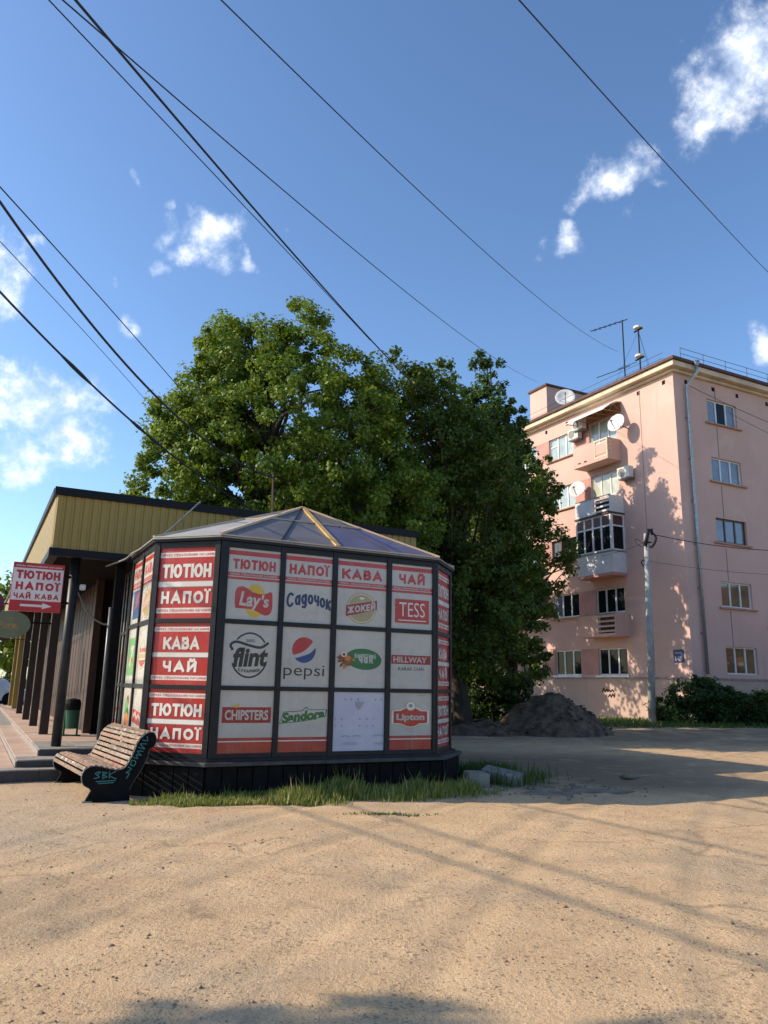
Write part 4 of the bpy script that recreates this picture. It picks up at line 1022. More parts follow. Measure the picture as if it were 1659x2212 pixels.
for f in range(5):
    for i, (s0, s1) in enumerate(cols_s): LH.append((-s1, -s0, SILLZ[f], TOPZ[f]))
b = MB(); wall_holes(b, PR, 0, 17, 2.10, ZS + .1, RH); b.build('wall', PINK, house)
b = MB(); wall_holes(b, PL, -31, 0, 2.10, ZS + .1, LH); b.build('wall', PINK, house)
for fr_, a0, a1 in ((PR, -.03, 17), (PL, -31, .03)):
    box_part('plinth', fr_, (a0 + (.0 if a0 < -5 else .028), a1 - (.0 if a1 > 5 else .0005), -.03, .1, -.6, 2.02), PLINTH, house); box_part('plinth_ledge', fr_, (a0 - (0 if a0 < -5 else .047), a1 + (0 if a1 > 5 else .05), -.08, .12, 2.02, 2.10), pm('ledge_grey', (.30, .27, .25), (.2, .18, .17), rough=.9), house)
# back sides and roof block so the house is a closed body
b = MB(); b.box(PR, .3, 17, .3, 31, -.5, ZS + .3); b.build('inner_body', PINKD, house)
CW = .45
b = MB(); b.plan(PR, [(-CW, -CW), (17, -CW), (17, 31), (-CW, 31)], ZS + .20, ZS + .46); b.build('cornice', CORNICE, house, bevel=.03)
b = MB(); b.plan(PR, [(-.16, -.16), (17, -.16), (17, 31), (-.16, 31)], ZS + .06, ZS + .20); b.build('cornice_moulding', CORNICE, house, bevel=.03)
b = MB(); b.plan(PR, [(-CW - .10, -CW - .10), (17, -CW - .10), (17, 31), (-CW - .10, 31)], ZS + .46, ZS + .60); b.build('roof_edge', RUST, house)
b = MB(); b.add([PR.pt(-CW - .05, -CW - .05, ZS + .60), PR.pt(17, -CW - .05, ZS + .60), PR.pt(17, 31, ZS + .60), PR.pt(-CW - .05, 31, ZS + .60), PR.pt(6, 6, ZS + 2.3), PR.pt(17, 6, ZS + 2.3), PR.pt(6, 31, ZS + 2.3), PR.pt(17, 31, ZS + 2.3)], [(0, 1, 5, 4), (0, 4, 6, 3), (4, 5, 7, 6)]); b.build('roof', RUST, house)
# dark pink panels between the windows of the sunlit side
for f in range(5):
    for i in range(len(cols_s) - 1):
        box_part('facade_panel', PL, (-cols_s[i + 1][0] + .05, -cols_s[i][1] - .05, -.012, .01, SILLZ[f] + .02, TOPZ[f] - .01), PINKD, house)
# vents under the cornice
for x in (.57, 2.17, 3.97, 5.73, 7.44, 9.2, 11): box_part('vent', PL, (-x - .09, -x + .09, -.012, .02, 15.74, 15.94), BLACK, house)
for x in (.85, 2.70, 4.42, 6.65, 8.6, 10.5): box_part('vent', PR, (x - .09, x + .09, -.012, .02, 15.74, 15.94), BLACK, house)

wrng = random.Random(41)
def window(fr, x0, x1, z0, z1, frame, panes, divs=(1/3, 2/3), depth=.13, sill=True, vent=None):
    w = bpy.data.objects.new('window', None); col.objects.link(w); w.parent = house; w.matrix_parent_inverse = parent_matrix(house).inverted(); w.location = fr.pt((x0 + x1) / 2, depth, z0)
    t = .065; L_ = x1 - x0
    b = MB()
    b.box(fr, x0, x1, depth - .03, depth + .03, z0, z0 + t); b.box(fr, x0, x1, depth - .03, depth + .03, z1 - t, z1)
    xs = [x0] + [x0 + L_ * d for d in divs] + [x1]
    b.box(fr, x0, x0 + t, depth - .03, depth + .03, z0 + t, z1 - t); b.box(fr, x1 - t, x1, depth - .03, depth + .03, z0 + t, z1 - t)
    for x in xs[1:-1]: b.box(fr, x - t * .65, x + t * .65, depth - .032, depth + .03, z0 + t, z1 - t)
    if vent is not None: b.box(fr, xs[vent] + t * .6, xs[vent + 1] - t * .6, depth - .028, depth + .03, z1 - t - .42, z1 - t - .37)
    b.build('frame', frame, w)
    for k in range(len(xs) - 1):
        pmat = panes[k % len(panes)]
        if len(panes) == 1 and wrng.random() < .25: pmat = wrng.choice([GLASSB, GLASSD, GLASSD])
        b = MB(); b.box(fr, xs[k] + t * .3, xs[k + 1] - t * .3, depth + .005, depth + .02, z0 + t * .5, z1 - t * .5); b.build('pane', pmat, w)
    if sill: b = MB(); b.box(fr, x0 - .22, x1 + .22, -.12, .02, z0 - .10, z0 - .03); b.build('sill', pm('sill_ochre', (.42, .26, .17), (.33, .2, .14), rough=.8), w)
    return w
RP = [(WFRAME, [GLASSR, GLASSR, GLASSR]), (WFRAME, [GLASSR, GLASSR, GLASSR]), (BFRAME, [GLASSB]), (WFRAME, [GLASSB]), (WFRAME, [GLASSB, GLASSD, GLASSB])]
for f in range(5):
    for x0 in (2.20, 8.6, 13.8): window(PR, x0, x0 + 2.08, SILLZ[f] + .08, TOPZ[f], *RP[f], sill=f > 0)
for f in range(5):
    for i, (s0, s1) in enumerate(cols_s):
        fm, pn = WFRAME, [GLASSD]
        if f == 4: pn = [GLASSL]
        if f == 3: pn = [GLASSW] if i == 0 else [GLASSL]
        if f == 2: fm = BFRAME if i == 1 else WFRAME; pn = [GLASSB]
        window(PL, -s1, -s0, SILLZ[f], TOPZ[f], fm, pn, sill=(i > 0 and f > 0), vent=0 if (f == 4 and i == 1) else None)
# white sills of the ground floor windows
for i, (s0, s1) in enumerate(cols_s): box_part('ground_sill', PL, (-s1 - .1, -s0 + .1, -.10, .12, 2.102, 2.19), WFRAME, house)

def balcony(z0, z1, s0=3.52, s1=6.02, o=.90, front=PINK, slabm=PINK, style='panel'):
    w = bpy.data.objects.new('balcony', None); col.objects.link(w); w.parent = house; w.matrix_parent_inverse = parent_matrix(house).inverted(); w.location = PL.pt(-(s0 + s1) / 2, -o / 2, z0)
    b = MB(); b.box(PL, -s1, -s0, -o, -.001, z0 - .10, z0 + .04); b.build('slab', slabm, w)
    if style == 'panel':
        m = (s0 + .95)
        b = MB(); b.box(PL, -s1, -m, -o, -o + .07, z0 + .04, z1); b.build('front_panel', front, w)
        b = MB(); b.box(PL, -m + .05, -s0 - .1, -o + .01, -o + .06, z0 + .22, z1 - .2); b.build('front_panel', front, w)
        b = MB(); b.box(PL, -m, -s0, -o - .01, -o + .07, z1 - .08, z1 + .001); b.box(PL, -m, -m + .08, -o - .005, -o + .07, z0 + .04, z1 - .08); b.box(PL, -s0 - .08, -s0, -o - .01, -o + .07, z0 + .04, z1 - .08); b.box(PL, -m + .08, -s0 - .08, -o - .005, -o + .07, z0 + .041, z0 + .14); b.build('rail_frame', CORNICE, w)
        b = MB(); b.box(PL, -s0 - .07, -s0, -o + .07, -.002, z0 + .04, z1); b.build('end_panel', front, w)
        b = MB()
        for k in range(4): b.box(PL, -s0 - .001, -s0 + .02, -o + .09, -o + .26, z0 + .14 + k * .21, z0 + .26 + k * .21)
        b.build('end_blocks', CORNICE, w)
        b = MB()
        for k in range(2): b.box(PL, -s1 + .35 + k * .45, -s1 + .55 + k * .45, -o - .004, -o + .01, z0 + .07, z0 + .14)
        b.build('drain_hole', BLACK, w)
    elif style == 'slats':
        b = MB(); b.box(PL, -s1, -s0 - 1.15, -o, -o + .06, z0 + .04, z1); b.build('front_panel', front, w)
        for k in range(4):
            b = MB(); b.box(PL, -s0 - 1.15, -s0 - .06, -o, -o + .035, z0 + .10 + k * .235, z0 + .19 + k * .235); b.build('rail_board', front, w)
        b = MB(); b.box(PL, -s0 - 1.13, -s0 - .10, -o + .12, -.25, z0 + .05, z1 - .12); b.build('shade_box', pm('shade_dark', (.03, .026, .024), (.07, .06, .05), rough=.8, scale=4), w)  # dark box standing in for the shade inside the balcony
        b = MB(); b.box(PL, -s0 - .06, -s0, -o, -.002, z0 + .04, z1); b.build('end_panel', front, w)
        b = MB(); b.box(PL, -s1, -s0, -o - .02, -o + .08, z1, z1 + .04); b.build('top_rail', CONC, w)
    elif style == 'loggia':
        b = MB(); b.box(PL, -s1, -s0, -o, -o + .06, z0 + .04, z1); b.build('front_panel', front, w)
        b = MB(); b.box(PL, -s0 - .06, -s0, -o + .06, -.002, z0 + .04, z1); b.build('end_panel', front, w); b = MB(); b.box(PL, -s1, -s1 + .06, -o + .06, -.002, z0 + .04, z1); b.build('end_panel', front, w)
        b = MB(); b.box(PL, -s1 - .02, -s0 + .04, -o - .04, -.002, z1, z1 + .06); b.build('ledge', CONC, w)
        zt = z1 + 1.88; b = MB()
        for x in (-s1 + .05, -s1 + .62, -s1 + 1.22, -s1 + 1.82, -s0 - .05): b.box(PL, x - .05, x + .05, -o, -o + .08, z1 + .06, zt)
        for y in (-o + .05, -.1): b.box(PL, -s0 - .08, -s0 - .001, y, y + .08, z1 + .06, zt)
        for z in (z1 + .06, z1 + 1.25, zt - .08): b.box(PL, -s1, -s0, -o + .005, -o + .075, z, z + .08); b.box(PL, -s0 - .075, -s0 - .005, -o + .08, -.002, z, z + .08)
        b.build('glazing_frame', WFRAME, w)
        for x0, x1 in ((-s1 + .1, -s1 + .57), (-s1 + .67, -s1 + 1.17), (-s1 + 1.27, -s1 + 1.77), (-s1 + 1.87, -s0 - .1)):
            b = MB(); b.box(PL, x0, x1, -o + .03, -o + .045, z1 + .14, z1 + 1.25); b.build('pane', GLASSD, w)
            b = MB(); b.box(PL, x0, x1, -o + .03, -o + .045, z1 + 1.33, zt - .08); b.build('pane', pm('blind_brown', (.10, .04, .035), rough=.4), w)
        b = MB(); b.box(PL, -s0 - .05, -s0 - .035, -o + .13, -.12, z1 + .14, z1 + 1.25); b.build('pane', GLASSD, w)
        b = MB(); b.box(PL, -s0 - .05, -s0 - .035, -o + .13, -.12, z1 + 1.33, zt - .08); b.build('pane', MATS['blind_brown'], w)
        b = MB(); b.box(PL, -s1 - .02, -s0 + .05, -o - .06, -.002, zt, zt + .08); b.build('loggia_roof', RUST, w)
    return w
balcony(12.82, 13.82); balcony(9.98, 10.86, front=WHITEB, slabm=WHITEB, style='slats'); balcony(7.0, 8.05, front=WHITEB, slabm=PINKD, style='loggia'); balcony(4.10, 5.05, front=PINK, slabm=PINK, style='slats')
# drainpipe at the corner
b = MB(); b.tube([PR.pt(.95, -CW - .14, ZS + .42), PR.pt(.95, -CW - .14, ZS + .05), PR.pt(.72, -.14, ZS - .55), PR.pt(.72, -.14, 9), PR.pt(.76, -.14, 2.25)], .075, 10); b.lathe(PR.pt(.95, -CW - .14, ZS + .38), (0, 0, 1), [(0, .08), (.22, .16), (.22, .13)], 10); b.build('drainpipe', GALV, house, smooth=True)
for z in (4, 6, 8, 10, 12, 14): box_part('pipe_clamp', PR, (.64, .82, -.15, .0, z, z + .05), GALV, house)
# roof railing
for k in range(11):
    b = MB(); b.tube([PR.pt(.2 + k * 1.55, -.35, ZS + .60), PR.pt(.2 + k * 1.55, -.35, ZS + 1.22)], .014, 5); b.build('railing_post', WIRE, house)
for z in (.92, 1.20):
    b = MB(); b.tube([PR.pt(.2, -.35, ZS + z), PR.pt(15.7, -.35, ZS + z)], .012, 5); b.build('railing_bar', WIRE, house)
    b = MB(); b.tube([PR.pt(-.35, .2, ZS + z - .15), PR.pt(-.35, 14, ZS + z - .15)], .010, 5); b.build('railing_bar', WIRE, house)
b = MB(); b.box(PR, 1.6, 5.6, 11.0, 12.6, ZS + .7, ZS + 3.55); ch = b.build('parapet_block', PINK, house); b = MB(); b.box(PR, 1.5, 5.7, 10.9, 12.7, ZS + 3.55, ZS + 3.68); b.build('coping', RUST, ch)
# faint expansion joints and fixed cables on the facade
for x, z0, z1 in ((2.75, 9.45, 11.0), (2.75, 12.4, 13.9), (2.72, 6.5, 8.0), (2.7, 3.5, 5.1), (2.8, 15.3, 16.0)): box_part('facade_cable', PR, (x, x + .02, -.02, -.001, z0, z1), GREYC, house)
box_part('facade_cable', PL, (-2.12, -2.10, -.02, -.001, 2.2, 15.9), pm('cable_pinkish', (.42, .29, .25)), house)

# things fixed to the house
def scribble(fr, lines, w, m, name, label):
    p = Print(fr, 0, 0, 1, 1, -.034)
    for st in lines: p.line(st, w, m, sm=3)
    return tag(p.build(None, name), label, 'graffiti')
scribble(PL, [[(-5.5, 1.40), (-5.42, 1.56), (-5.34, 1.42)], [(-5.30, 1.42), (-5.20, 1.52), (-5.14, 1.42), (-5.05, 1.50), (-4.98, 1.42)], [(-4.92, 1.44), (-4.82, 1.50), (-4.75, 1.42)], [(-5.1, 1.18), (-5.0, 1.28), (-4.92, 1.17), (-4.82, 1.30), (-4.72, 1.18), (-4.68, 1.32)]], .075, BK, 'wall_graffiti', 'black scrawl on the plinth left of the concrete pole')
scribble(PL, [[(-.55, 1.38), (-.48, 1.52), (-.40, 1.40), (-.30, 1.48), (-.22, 1.40)]], .05, R_, 'wall_graffiti', 'red scrawl on the plinth right of the concrete pole')
scribble(PR, [[(.25, 1.20), (.35, 1.30), (.42, 1.20), (.55, 1.30), (.62, 1.22)], [(.2, 1.5), (.5, 1.46), (.8, 1.44)]], .05, R_, 'wall_graffiti', 'red scrawl round the corner of the plinth beside the bush')

ns = thing('house_number_sign', PL.pt(-.7, -.03, 3.0), 'blue enamel house number sign at the corner of the pink house', 'sign')
box_part('sign_plate', PL, (-.96, -.41, -.035, -.005, 2.74, 3.30), BLUES, ns)
p = Print(PL, -.96, 2.74, .55, .56, -.035); p.word('145', .275, .16, W_, width=.36, height=.20); p.line([(.10, .41), (.45, .41)], .045, GY); p.build(ns, 'number')

def dish(c, axis, r, label, mount):
    t = thing('satellite_dish', c, label, 'satellite dish', 'satellite dishes on the house')
    a = Vector(axis).normalized(); c = Vector(c)
    b = MB(); b.lathe(c, a, [(-.16 * r, .02), (-.13 * r, .35 * r), (-.05 * r, .7 * r), (.06 * r, r), (.07 * r, r * .985), (-.04 * r, .69 * r), (-.12 * r, .34 * r), (-.15 * r, .01)], 28); b.build('reflector', DISHW, t, smooth=True)
    b = MB(); b.tube([c + Vector((0, 0, -r * .9)) + a * .05, c + a * r * 1.1 + Vector((0, 0, -.25 * r))], .02, 6); b.build('feed_arm', GREYC, t)
    b = MB(); b.tube([c + a * r * 1.05 + Vector((0, 0, -.22 * r)), c + a * r * .85 + Vector((0, 0, -.18 * r))], .05, 8); b.build('receiver', GREYC, t)
    b = MB(); b.tube([c - a * .16 * r, Vector(mount)], .03, 6); b.build('mount', GREYC, t)
    return t
dish(PL.pt(-3.0, -.75, 14.42), (-.75, -.62, .25), .47, 'white satellite dish beside the top floor balcony', PL.pt(-2.9, 0, 14.2))
dish(PL.pt(-6.2, -.55, 11.75), (-.6, -.75, .25), .45, 'pale satellite dish on the fourth floor wall near the tree', PL.pt(-6.1, 0, 11.7))
dish(PR.pt(-.1, 7.4, ZS + 1.25), (-.2, -.95, .3), .55, 'satellite dish standing on the roof edge beside the parapet block', PR.pt(.2, 7.5, ZS + .62))
def aircon(fr, x, z, label, o=.42):
    t = thing('air_conditioner', fr.pt(x, -.3, z), label, 'air conditioner', 'air conditioners on the house')
    box_part('casing', fr, (x - .40, x + .40, -o, -o + .30, z, z + .56), ACW, t, .015)
    b = MB(); q = Vector(fr.pt(x - .1, -o - .001, z + .28)); ax = Vector((-fr.uy.x, -fr.uy.y, 0)); b.lathe(q, ax, [(0, .22), (.012, .22), (.012, .19), (.004, .19), (.004, .001)], 18); b.build('fan_grille', GREYC, t)
    box_part('bracket', fr, (x - .35, x + .35, -o + .02, -.002, z - .05, z - .001), GREYC, t)
aircon(PL, -6.55, 14.62, 'white air conditioner beside the top floor window left of the balcony')
aircon(PL, -6.05, 15.0, 'cream air conditioner under the left end of the awning', o=.55)
aircon(PL, -3.05, 11.65, 'grey air conditioner beside the fourth floor blind')
aw = thing('awning', PL.pt(-4.8, 0, 15.5), 'curved white awning on a brown lattice above the top balcony', 'awning')
b = MB()
pf = [(0, 15.78), (-.35, 15.72), (-.75, 15.52), (-1.2, 15.18)]
for i in range(3):
    (y0, z0), (y1, z1) = pf[i], pf[i + 1]
    b.add([PL.pt(-6.2, y0, z0), PL.pt(-3.35, y0, z0), PL.pt(-3.35, y1, z1), PL.pt(-6.2, y1, z1), PL.pt(-6.2, y0, z0 + .03), PL.pt(-3.35, y0, z0 + .03), PL.pt(-3.35, y1, z1 + .03), PL.pt(-6.2, y1, z1 + .03)], [(0, 1, 2, 3), (7, 6, 5, 4), (0, 4, 5, 1), (2, 6, 7, 3), (1, 5, 6, 2), (0, 3, 7, 4)])
b.build('awning_sheet', DISHW, aw)
WB = pm('awning_brown', (.30, .16, .06), rough=.6)
for x in (-6.1, -5.4, -4.7, -4.05, -3.4):
    b = MB(); b.tube([PL.pt(x, -.03, 15.25), PL.pt(x, -1.15, 15.17)], .02, 5); b.tube([PL.pt(x, -.03, 15.25), PL.pt(x, -.5, 15.6)], .018, 5); b.tube([PL.pt(x, -.5, 15.6), PL.pt(x, -.8, 15.2)], .018, 5); b.build('awning_bracket', WB, aw)
b = MB(); b.box(PL, -6.15, -3.38, -.06, -.005, 15.28, 15.72); b.build('awning_backboard', WB, aw)
# antennas
an = thing('roof_antenna', PR.pt(3, 5.9, ZS + 1), 'tall thin aerial mast with side arms on the pink house', 'antenna')
b = MB(); b.tube([PR.pt(3, 5.9, ZS + 1.2), PR.pt(3, 5.9, 22.15)], .04, 6); b.build('mast', PIPE, an)
b = MB(); b.tube([PR.pt(3.1, 5.6, 22.1), PR.pt(2.6, 8.0, 22.25)], .03, 5)
for k in range(6): q = Vector(PR.pt(2.95 - k * .07, 6.2 + k * .33, 22.12 + k * .02)); b.tube([q - Vector((.22, 0, .0)), q + Vector((.22, 0, 0))], .012, 4)
b.build('aerial_arm', PIPE, an)
b = MB(); b.tube([PR.pt(3.0, 5.5, 19.2), PR.pt(2.6, 7.7, 19.2)], .025, 5); b.tube([PR.pt(3.2, 5.2, 19.35), PR.pt(3, 6.4, 19.35)], .02, 5); b.build('aerial_arm', PIPE, an)
an = thing('roof_antenna', PR.pt(3, 4.75, ZS + 1), 'short aerial mast with two white drum antennas on the pink house', 'antenna')
b = MB(); b.tube([PR.pt(3, 4.75, ZS + 1.0), PR.pt(3, 4.75, 21.2)], .045, 6); b.build('mast', PIPE, an)
for z in (21.15, 19.45):
    b = MB(); b.lathe(PR.pt(3, 4.75, z), (0, 0, 1), [(-.06, .05), (0, .24), (.10, .26), (.16, .10), (.18, .01)], 12); b.build('drum', DISHW, an)
    b = MB(); b.tube([PR.pt(3.0, 4.45, z - .1), PR.pt(3, 5.05, z - .1)], .05, 6); b.build('crossbar', BLACK, an)
for dx, dy in ((1.4, .2), (-1.2, 1.3), (-.6, -1.5)):
    b = MB(); b.tube([PR.pt(3, 4.75, 21.0), PR.pt(3 + dx, 4.75 + dy, ZS + 1.1)], .008, 4); b.build('guy_wire', WIRE, an)

# ------------------------------------------------------------------ trees and bushes
LEAF_A = leafmat('leaf_sunny', (.120, .200, .020), (.205, .270, .030), (.095, .170, .022))
LEAF_B = leafmat('leaf_deep', (.060, .110, .018), (.105, .155, .022), (.060, .100, .016))
LEAF_C = leafmat('leaf_cool', (.040, .100, .026), (.070, .140, .036), (.045, .095, .022))
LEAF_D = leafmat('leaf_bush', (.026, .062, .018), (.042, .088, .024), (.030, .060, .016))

def leaves(rng, cen, rad, per, size, up=.5, out=.5, crown_c=None, aspect=.33, flat=.8):
    n = len(cen); m = n * per
    C = np.repeat(cen, per, 0); Rr = np.repeat(rad, per)
    d = rng.normal(size=(m, 3)); d /= np.linalg.norm(d, axis=1)[:, None]
    r = rng.random(m) ** .5
    P = C + d * (r * Rr)[:, None] * np.array([1, 1, flat])
    nn = rng.normal(size=(m, 3)) * .55 + d * out + np.array([0, 0, up])
    if crown_c is not None:
        o = P - crown_c; o /= np.linalg.norm(o, axis=1)[:, None] + 1e-6; nn += o * .4
    nn /= np.linalg.norm(nn, axis=1)[:, None]
    t = rng.normal(size=(m, 3)) + np.array([0, 0, -.5]); t -= nn * (t * nn).sum(1)[:, None]; t /= np.linalg.norm(t, axis=1)[:, None]
    b_ = np.cross(nn, t); s = size * rng.uniform(.6, 1.35, m)
    v = np.empty((m, 4, 3))
    droop = nn * (s * .10)[:, None]
    v[:, 0] = P - t * (s * .5)[:, None]; v[:, 2] = P + t * (s * .5)[:, None] - droop
    v[:, 1] = P + b_ * (s * aspect)[:, None] - t * (s * .05)[:, None]; v[:, 3] = P - b_ * (s * aspect)[:, None] - t * (s * .05)[:, None]
    return v.reshape(-1, 3), np.arange(m * 4).reshape(-1, 4)

def crown_points(rng, ells, n, shell=.55):
    vol = np.array([e[3] * e[4] * e[5] for e in ells]) ** .8; pick = rng.choice(len(ells), n, p=vol / vol.sum())
    E = np.array(ells)[pick]
    d = rng.normal(size=(n, 3)); d /= np.linalg.norm(d, axis=1)[:, None]
    az = np.arctan2(d[:, 1], d[:, 0])
    lump = .82 + .36 * vnoise(az * 1.6 + pick * 7.3, d[:, 2] * 2.4 + pick * 3.1 + 5)
    r = rng.random(n) ** (1 / 3 * shell + .06) * lump
    return E[:, :3] + d * r[:, None] * E[:, 3:6]

def tree(name, label, base, ells, nclump, per, size, leaf, trunk_r, fork, seed, clump=(.38, .85), group='trees behind the kiosk', cat='tree', limbs=60, shell=.55):
    rng = np.random.default_rng(seed); rd = random.Random(seed)
    gz = float(ground_z(base[0], base[1]))
    t = thing(name, (base[0], base[1], gz), label, cat, group)
    cen = crown_points(rng, ells, nclump, shell); rad = rng.uniform(*clump, nclump)
    cc = np.mean([e[:3] for e in ells], 0)
    v, f = leaves(rng, cen, rad, per, size, crown_c=cc)
    np_mesh('crown', v, f, [leaf], t)
    b = MB(); top = Vector((cc[0] * .35 + base[0] * .65, cc[1] * .35 + base[1] * .65, fork))
    root = Vector((base[0], base[1], gz - .2))
    tp = [root, root.lerp(top, .15) + Vector((.05, 0, 0)), root.lerp(top, .5) + Vector((-.06, .04, 0)), top]
    b.tube(tp, [trunk_r * 1.35, trunk_r * 1.05, trunk_r * .9, trunk_r * .8], 12)
    zmax = max(e[2] + e[5] for e in ells)
    lead = Vector((cc[0], cc[1], zmax - .8)); lp = [top, top.lerp(lead, .4) + Vector((.3, .1, 0)), lead]
    b.tube(lp, [trunk_r * .8, trunk_r * .45, .03], 8)
    for k in range(limbs):
        c = Vector(cen[rd.randrange(nclump)]); s0 = rd.uniform(0, .75)
        st = top.lerp(lead, s0) if c.z > top.z + .5 else root.lerp(top, rd.uniform(.6, .98))
        if st.z > c.z: st = top.copy()
        mid = st.lerp(c, .5) + Vector((rd.uniform(-.3, .3), rd.uniform(-.3, .3), rd.uniform(.1, .5)))
        r0 = trunk_r * rd.uniform(.16, .40)
        b.tube([st, st.lerp(mid, .5) + Vector((0, 0, .1)), mid, c], [r0, r0 * .8, r0 * .5, .015], 6, cap=False)
    b.build('trunk', BARK, t, smooth=True)
    return t

tree('broadleaf_tree', 'large sunlit yellow green tree rising behind the shop roof', (-3.0, 24.2),
     [(-3.0, 24.0, 9.0, 3.9, 3.6, 3.6), (-6.6, 24, 6.9, 1.9, 2.4, 2.3), (-7.2, 24, 5.2, 1.5, 1.6, 1.2), (-5.8, 23.8, 9.3, 1.7, 2.0, 1.6), (-1.0, 23.2, 7.0, 2.8, 2.4, 2.6), (-2.70, 23.6, 12.6, .9, 1.0, 1.5), (-4.7, 24, 11.7, 1.8, 1.8, 1.8), (-5.3, 24, 12.5, 1.0, 1.0, 1.0), (-6.6, 24, 9.8, 1.3, 1.4, 1.3), (-3.6, 23.8, 12.6, .7, .8, .9), (-1.3, 24, 11.2, 1.3, 1.6, 1.3), (-3.4, 23, 5.2, 3.4, 2.0, 1.6)],
     1500, 105, .125, LEAF_A, .34, 4.6, 21, clump=(.18, .50), limbs=150)
tree('broadleaf_tree', 'middle tree with deep green crown and dark trunk right of the kiosk', (2.75, 26.5),
     [(1.3, 25.8, 9.0, 2.3, 2.4, 3.2), (3.2, 26.4, 7.4, 2.1, 2.4, 3.2), (.3, 25.6, 11.8, 1.3, 1.3, 1.2), (1.9, 26, 11.5, 1.3, 1.2, 1.4), (2.9, 25.6, 4.0, 2.1, 2.0, 1.6), (4.6, 27.0, 5.0, 1.3, 1.6, 1.6), (.6, 25.5, 6.0, 1.8, 2.0, 2.2), (3.5, 26.6, 2.3, 1.5, 1.4, 1.0)],
     1000, 90, .135, LEAF_B, .30, 3.4, 22, limbs=110, clump=(.18, .50))
tree('broadleaf_tree', 'tall cool green tree with pointed top beside the pink house', (4.9, 35.2),
     [(4.8, 35.2, 10.3, 2.2, 2.0, 5.0), (4.85, 35.2, 15.7, .85, .9, 2.0), (3.5, 35.2, 14.6, .6, .7, 2.0), (4.9, 35.2, 13.4, 1.7, 1.6, 2.4), (6.2, 35.3, 13.2, .8, 1.0, 2.2), (3.3, 35.2, 12.4, .9, 1.0, 2.4), (7.1, 35.4, 10.2, .7, .9, 1.8), (5.0, 37.4, 11.0, 1.5, 1.6, 3.8), (6.4, 35.4, 8.4, 1.0, 1.0, 2.0)],
     720, 80, .18, LEAF_C, .26, 4.2, 23, clump=(.18, .46), limbs=80)
tree('broadleaf_tree', 'shaded tree with ragged branches reaching across the balconies', (5.0, 29.6),
     [(5.3, 29.6, 7.2, 1.5, 1.8, 2.6), (6.3, 29.6, 9.2, .75, .9, 1.5), (4.7, 29.4, 4.4, 1.8, 1.7, 1.6), (4.9, 29.2, 2.6, 1.6, 1.4, 1.0), (6.7, 29.6, 6.8, .9, .9, 1.0), (4.2, 29.5, 9.0, 1.2, 1.5, 2.0), (4.0, 31.9, 6.0, 1.6, 1.3, 3.4), (4.2, 31.6, 9.6, 1.1, 1.1, 1.6), (6.4, 29.7, 5.2, .8, .8, .5)],
     560, 65, .15, LEAF_B, .2, 3.0, 24, clump=(.16, .42), limbs=100)
tree('broadleaf_tree', 'yard tree half hidden behind the middle tree', (1.6, 39.5), [(1.8, 39.5, 9.0, 3.0, 2.8, 4.4), (3.4, 40.0, 7.0, 2.0, 2.2, 3.0)], 190, 90, .24, LEAF_C, .25, 3.6, 27, group='yard trees behind', limbs=30)
tree('broadleaf_tree', 'yard tree hidden deepest behind the large sunlit tree', (-1.6, 44.5), [(-1.4, 44.5, 9.6, 3.4, 3.0, 4.6)], 160, 90, .26, LEAF_C, .25, 3.6, 28, group='yard trees behind', limbs=24)
tree('broadleaf_tree', 'street tree beyond the left edge casting the shadow in the foreground', (-11.0, 2.4),
     [(-10.8, 2.1, 6.4, 1.9, 1.5, 1.4), (-9.6, 2.4, 5.7, .9, 1.5, .6), (-12.2, 2.5, 7.2, .9, 1.3, .7), (-12.9, 2.2, 6.2, 1.1, 1.3, .8)], 150, 36, .22, LEAF_B, .25, 3.4, 25, group='street trees', limbs=30, clump=(.2, .5))
tree('broadleaf_tree', 'small bright green tree beyond the far end of the porch at the left edge', (-21.5, 45), [(-21.5, 45, 4.6, 2.6, 2.4, 2.6), (-19.6, 44.6, 3.4, 1.6, 1.8, 1.6)], 90, 70, .3, LEAF_A, .16, 2.2, 26, group='street trees', limbs=14)

def bush(name, label, ells, n, per, size, leaf, seed, clump=(.16, .34), group='bushes along the house'):
    rng = np.random.default_rng(seed); cx, cy = ells[0][0], ells[0][1]; gz = float(ground_z(cx, cy))
    t = thing(name, (cx, cy, gz), label, 'bush', group)
    cen = crown_points(rng, ells, n, .7); cen[:, 2] = np.maximum(cen[:, 2], gz + .08)
    v, f = leaves(rng, cen, rng.uniform(*clump, n), per, size, aspect=.36); np_mesh('foliage', v, f, [leaf], t)
    b = MB(); rd = random.Random(seed)
    for k in range(14):
        c = Vector(cen[rd.randrange(n)]); st = Vector((cx + (c.x - cx) * .35, cy + (c.y - cy) * .35, gz - .05)); b.tube([st, st.lerp(c, .5) + Vector((0, 0, .12)), c], [.022, .016, .006], 5, cap=False)
    b.build('stem', BARK, t)
bush('leafy_bush', 'large leafy bush at the foot of the house corner right of the pole', [(12.9, 31.9, 1.15, 1.35, .9, .95), (13.7, 32.1, .9, 1.2, .8, .75), (12.2, 31.7, .7, .9, .7, .55), (14.4, 32.0, 1.0, .6, .6, .5), (13.1, 31.9, 1.75, .6, .5, .45)], 230, 60, .13, LEAF_D, 31)
bush('leafy_bush', 'second bush cut by the right edge of the picture', [(15.7, 32.4, .8, .8, .8, .75), (16.6, 32.6, .9, .9, .8, .8), (15.1, 32.2, .5, .5, .5, .4)], 110, 55, .13, LEAF_D, 32)
bush('leafy_bush', 'small low bush between the concrete pole and the big bush', [(11.5, 32.6, .7, .42, .4, .55), (11.9, 32.3, .5, .45, .4, .35)], 45, 50, .11, LEAF_D, 33)
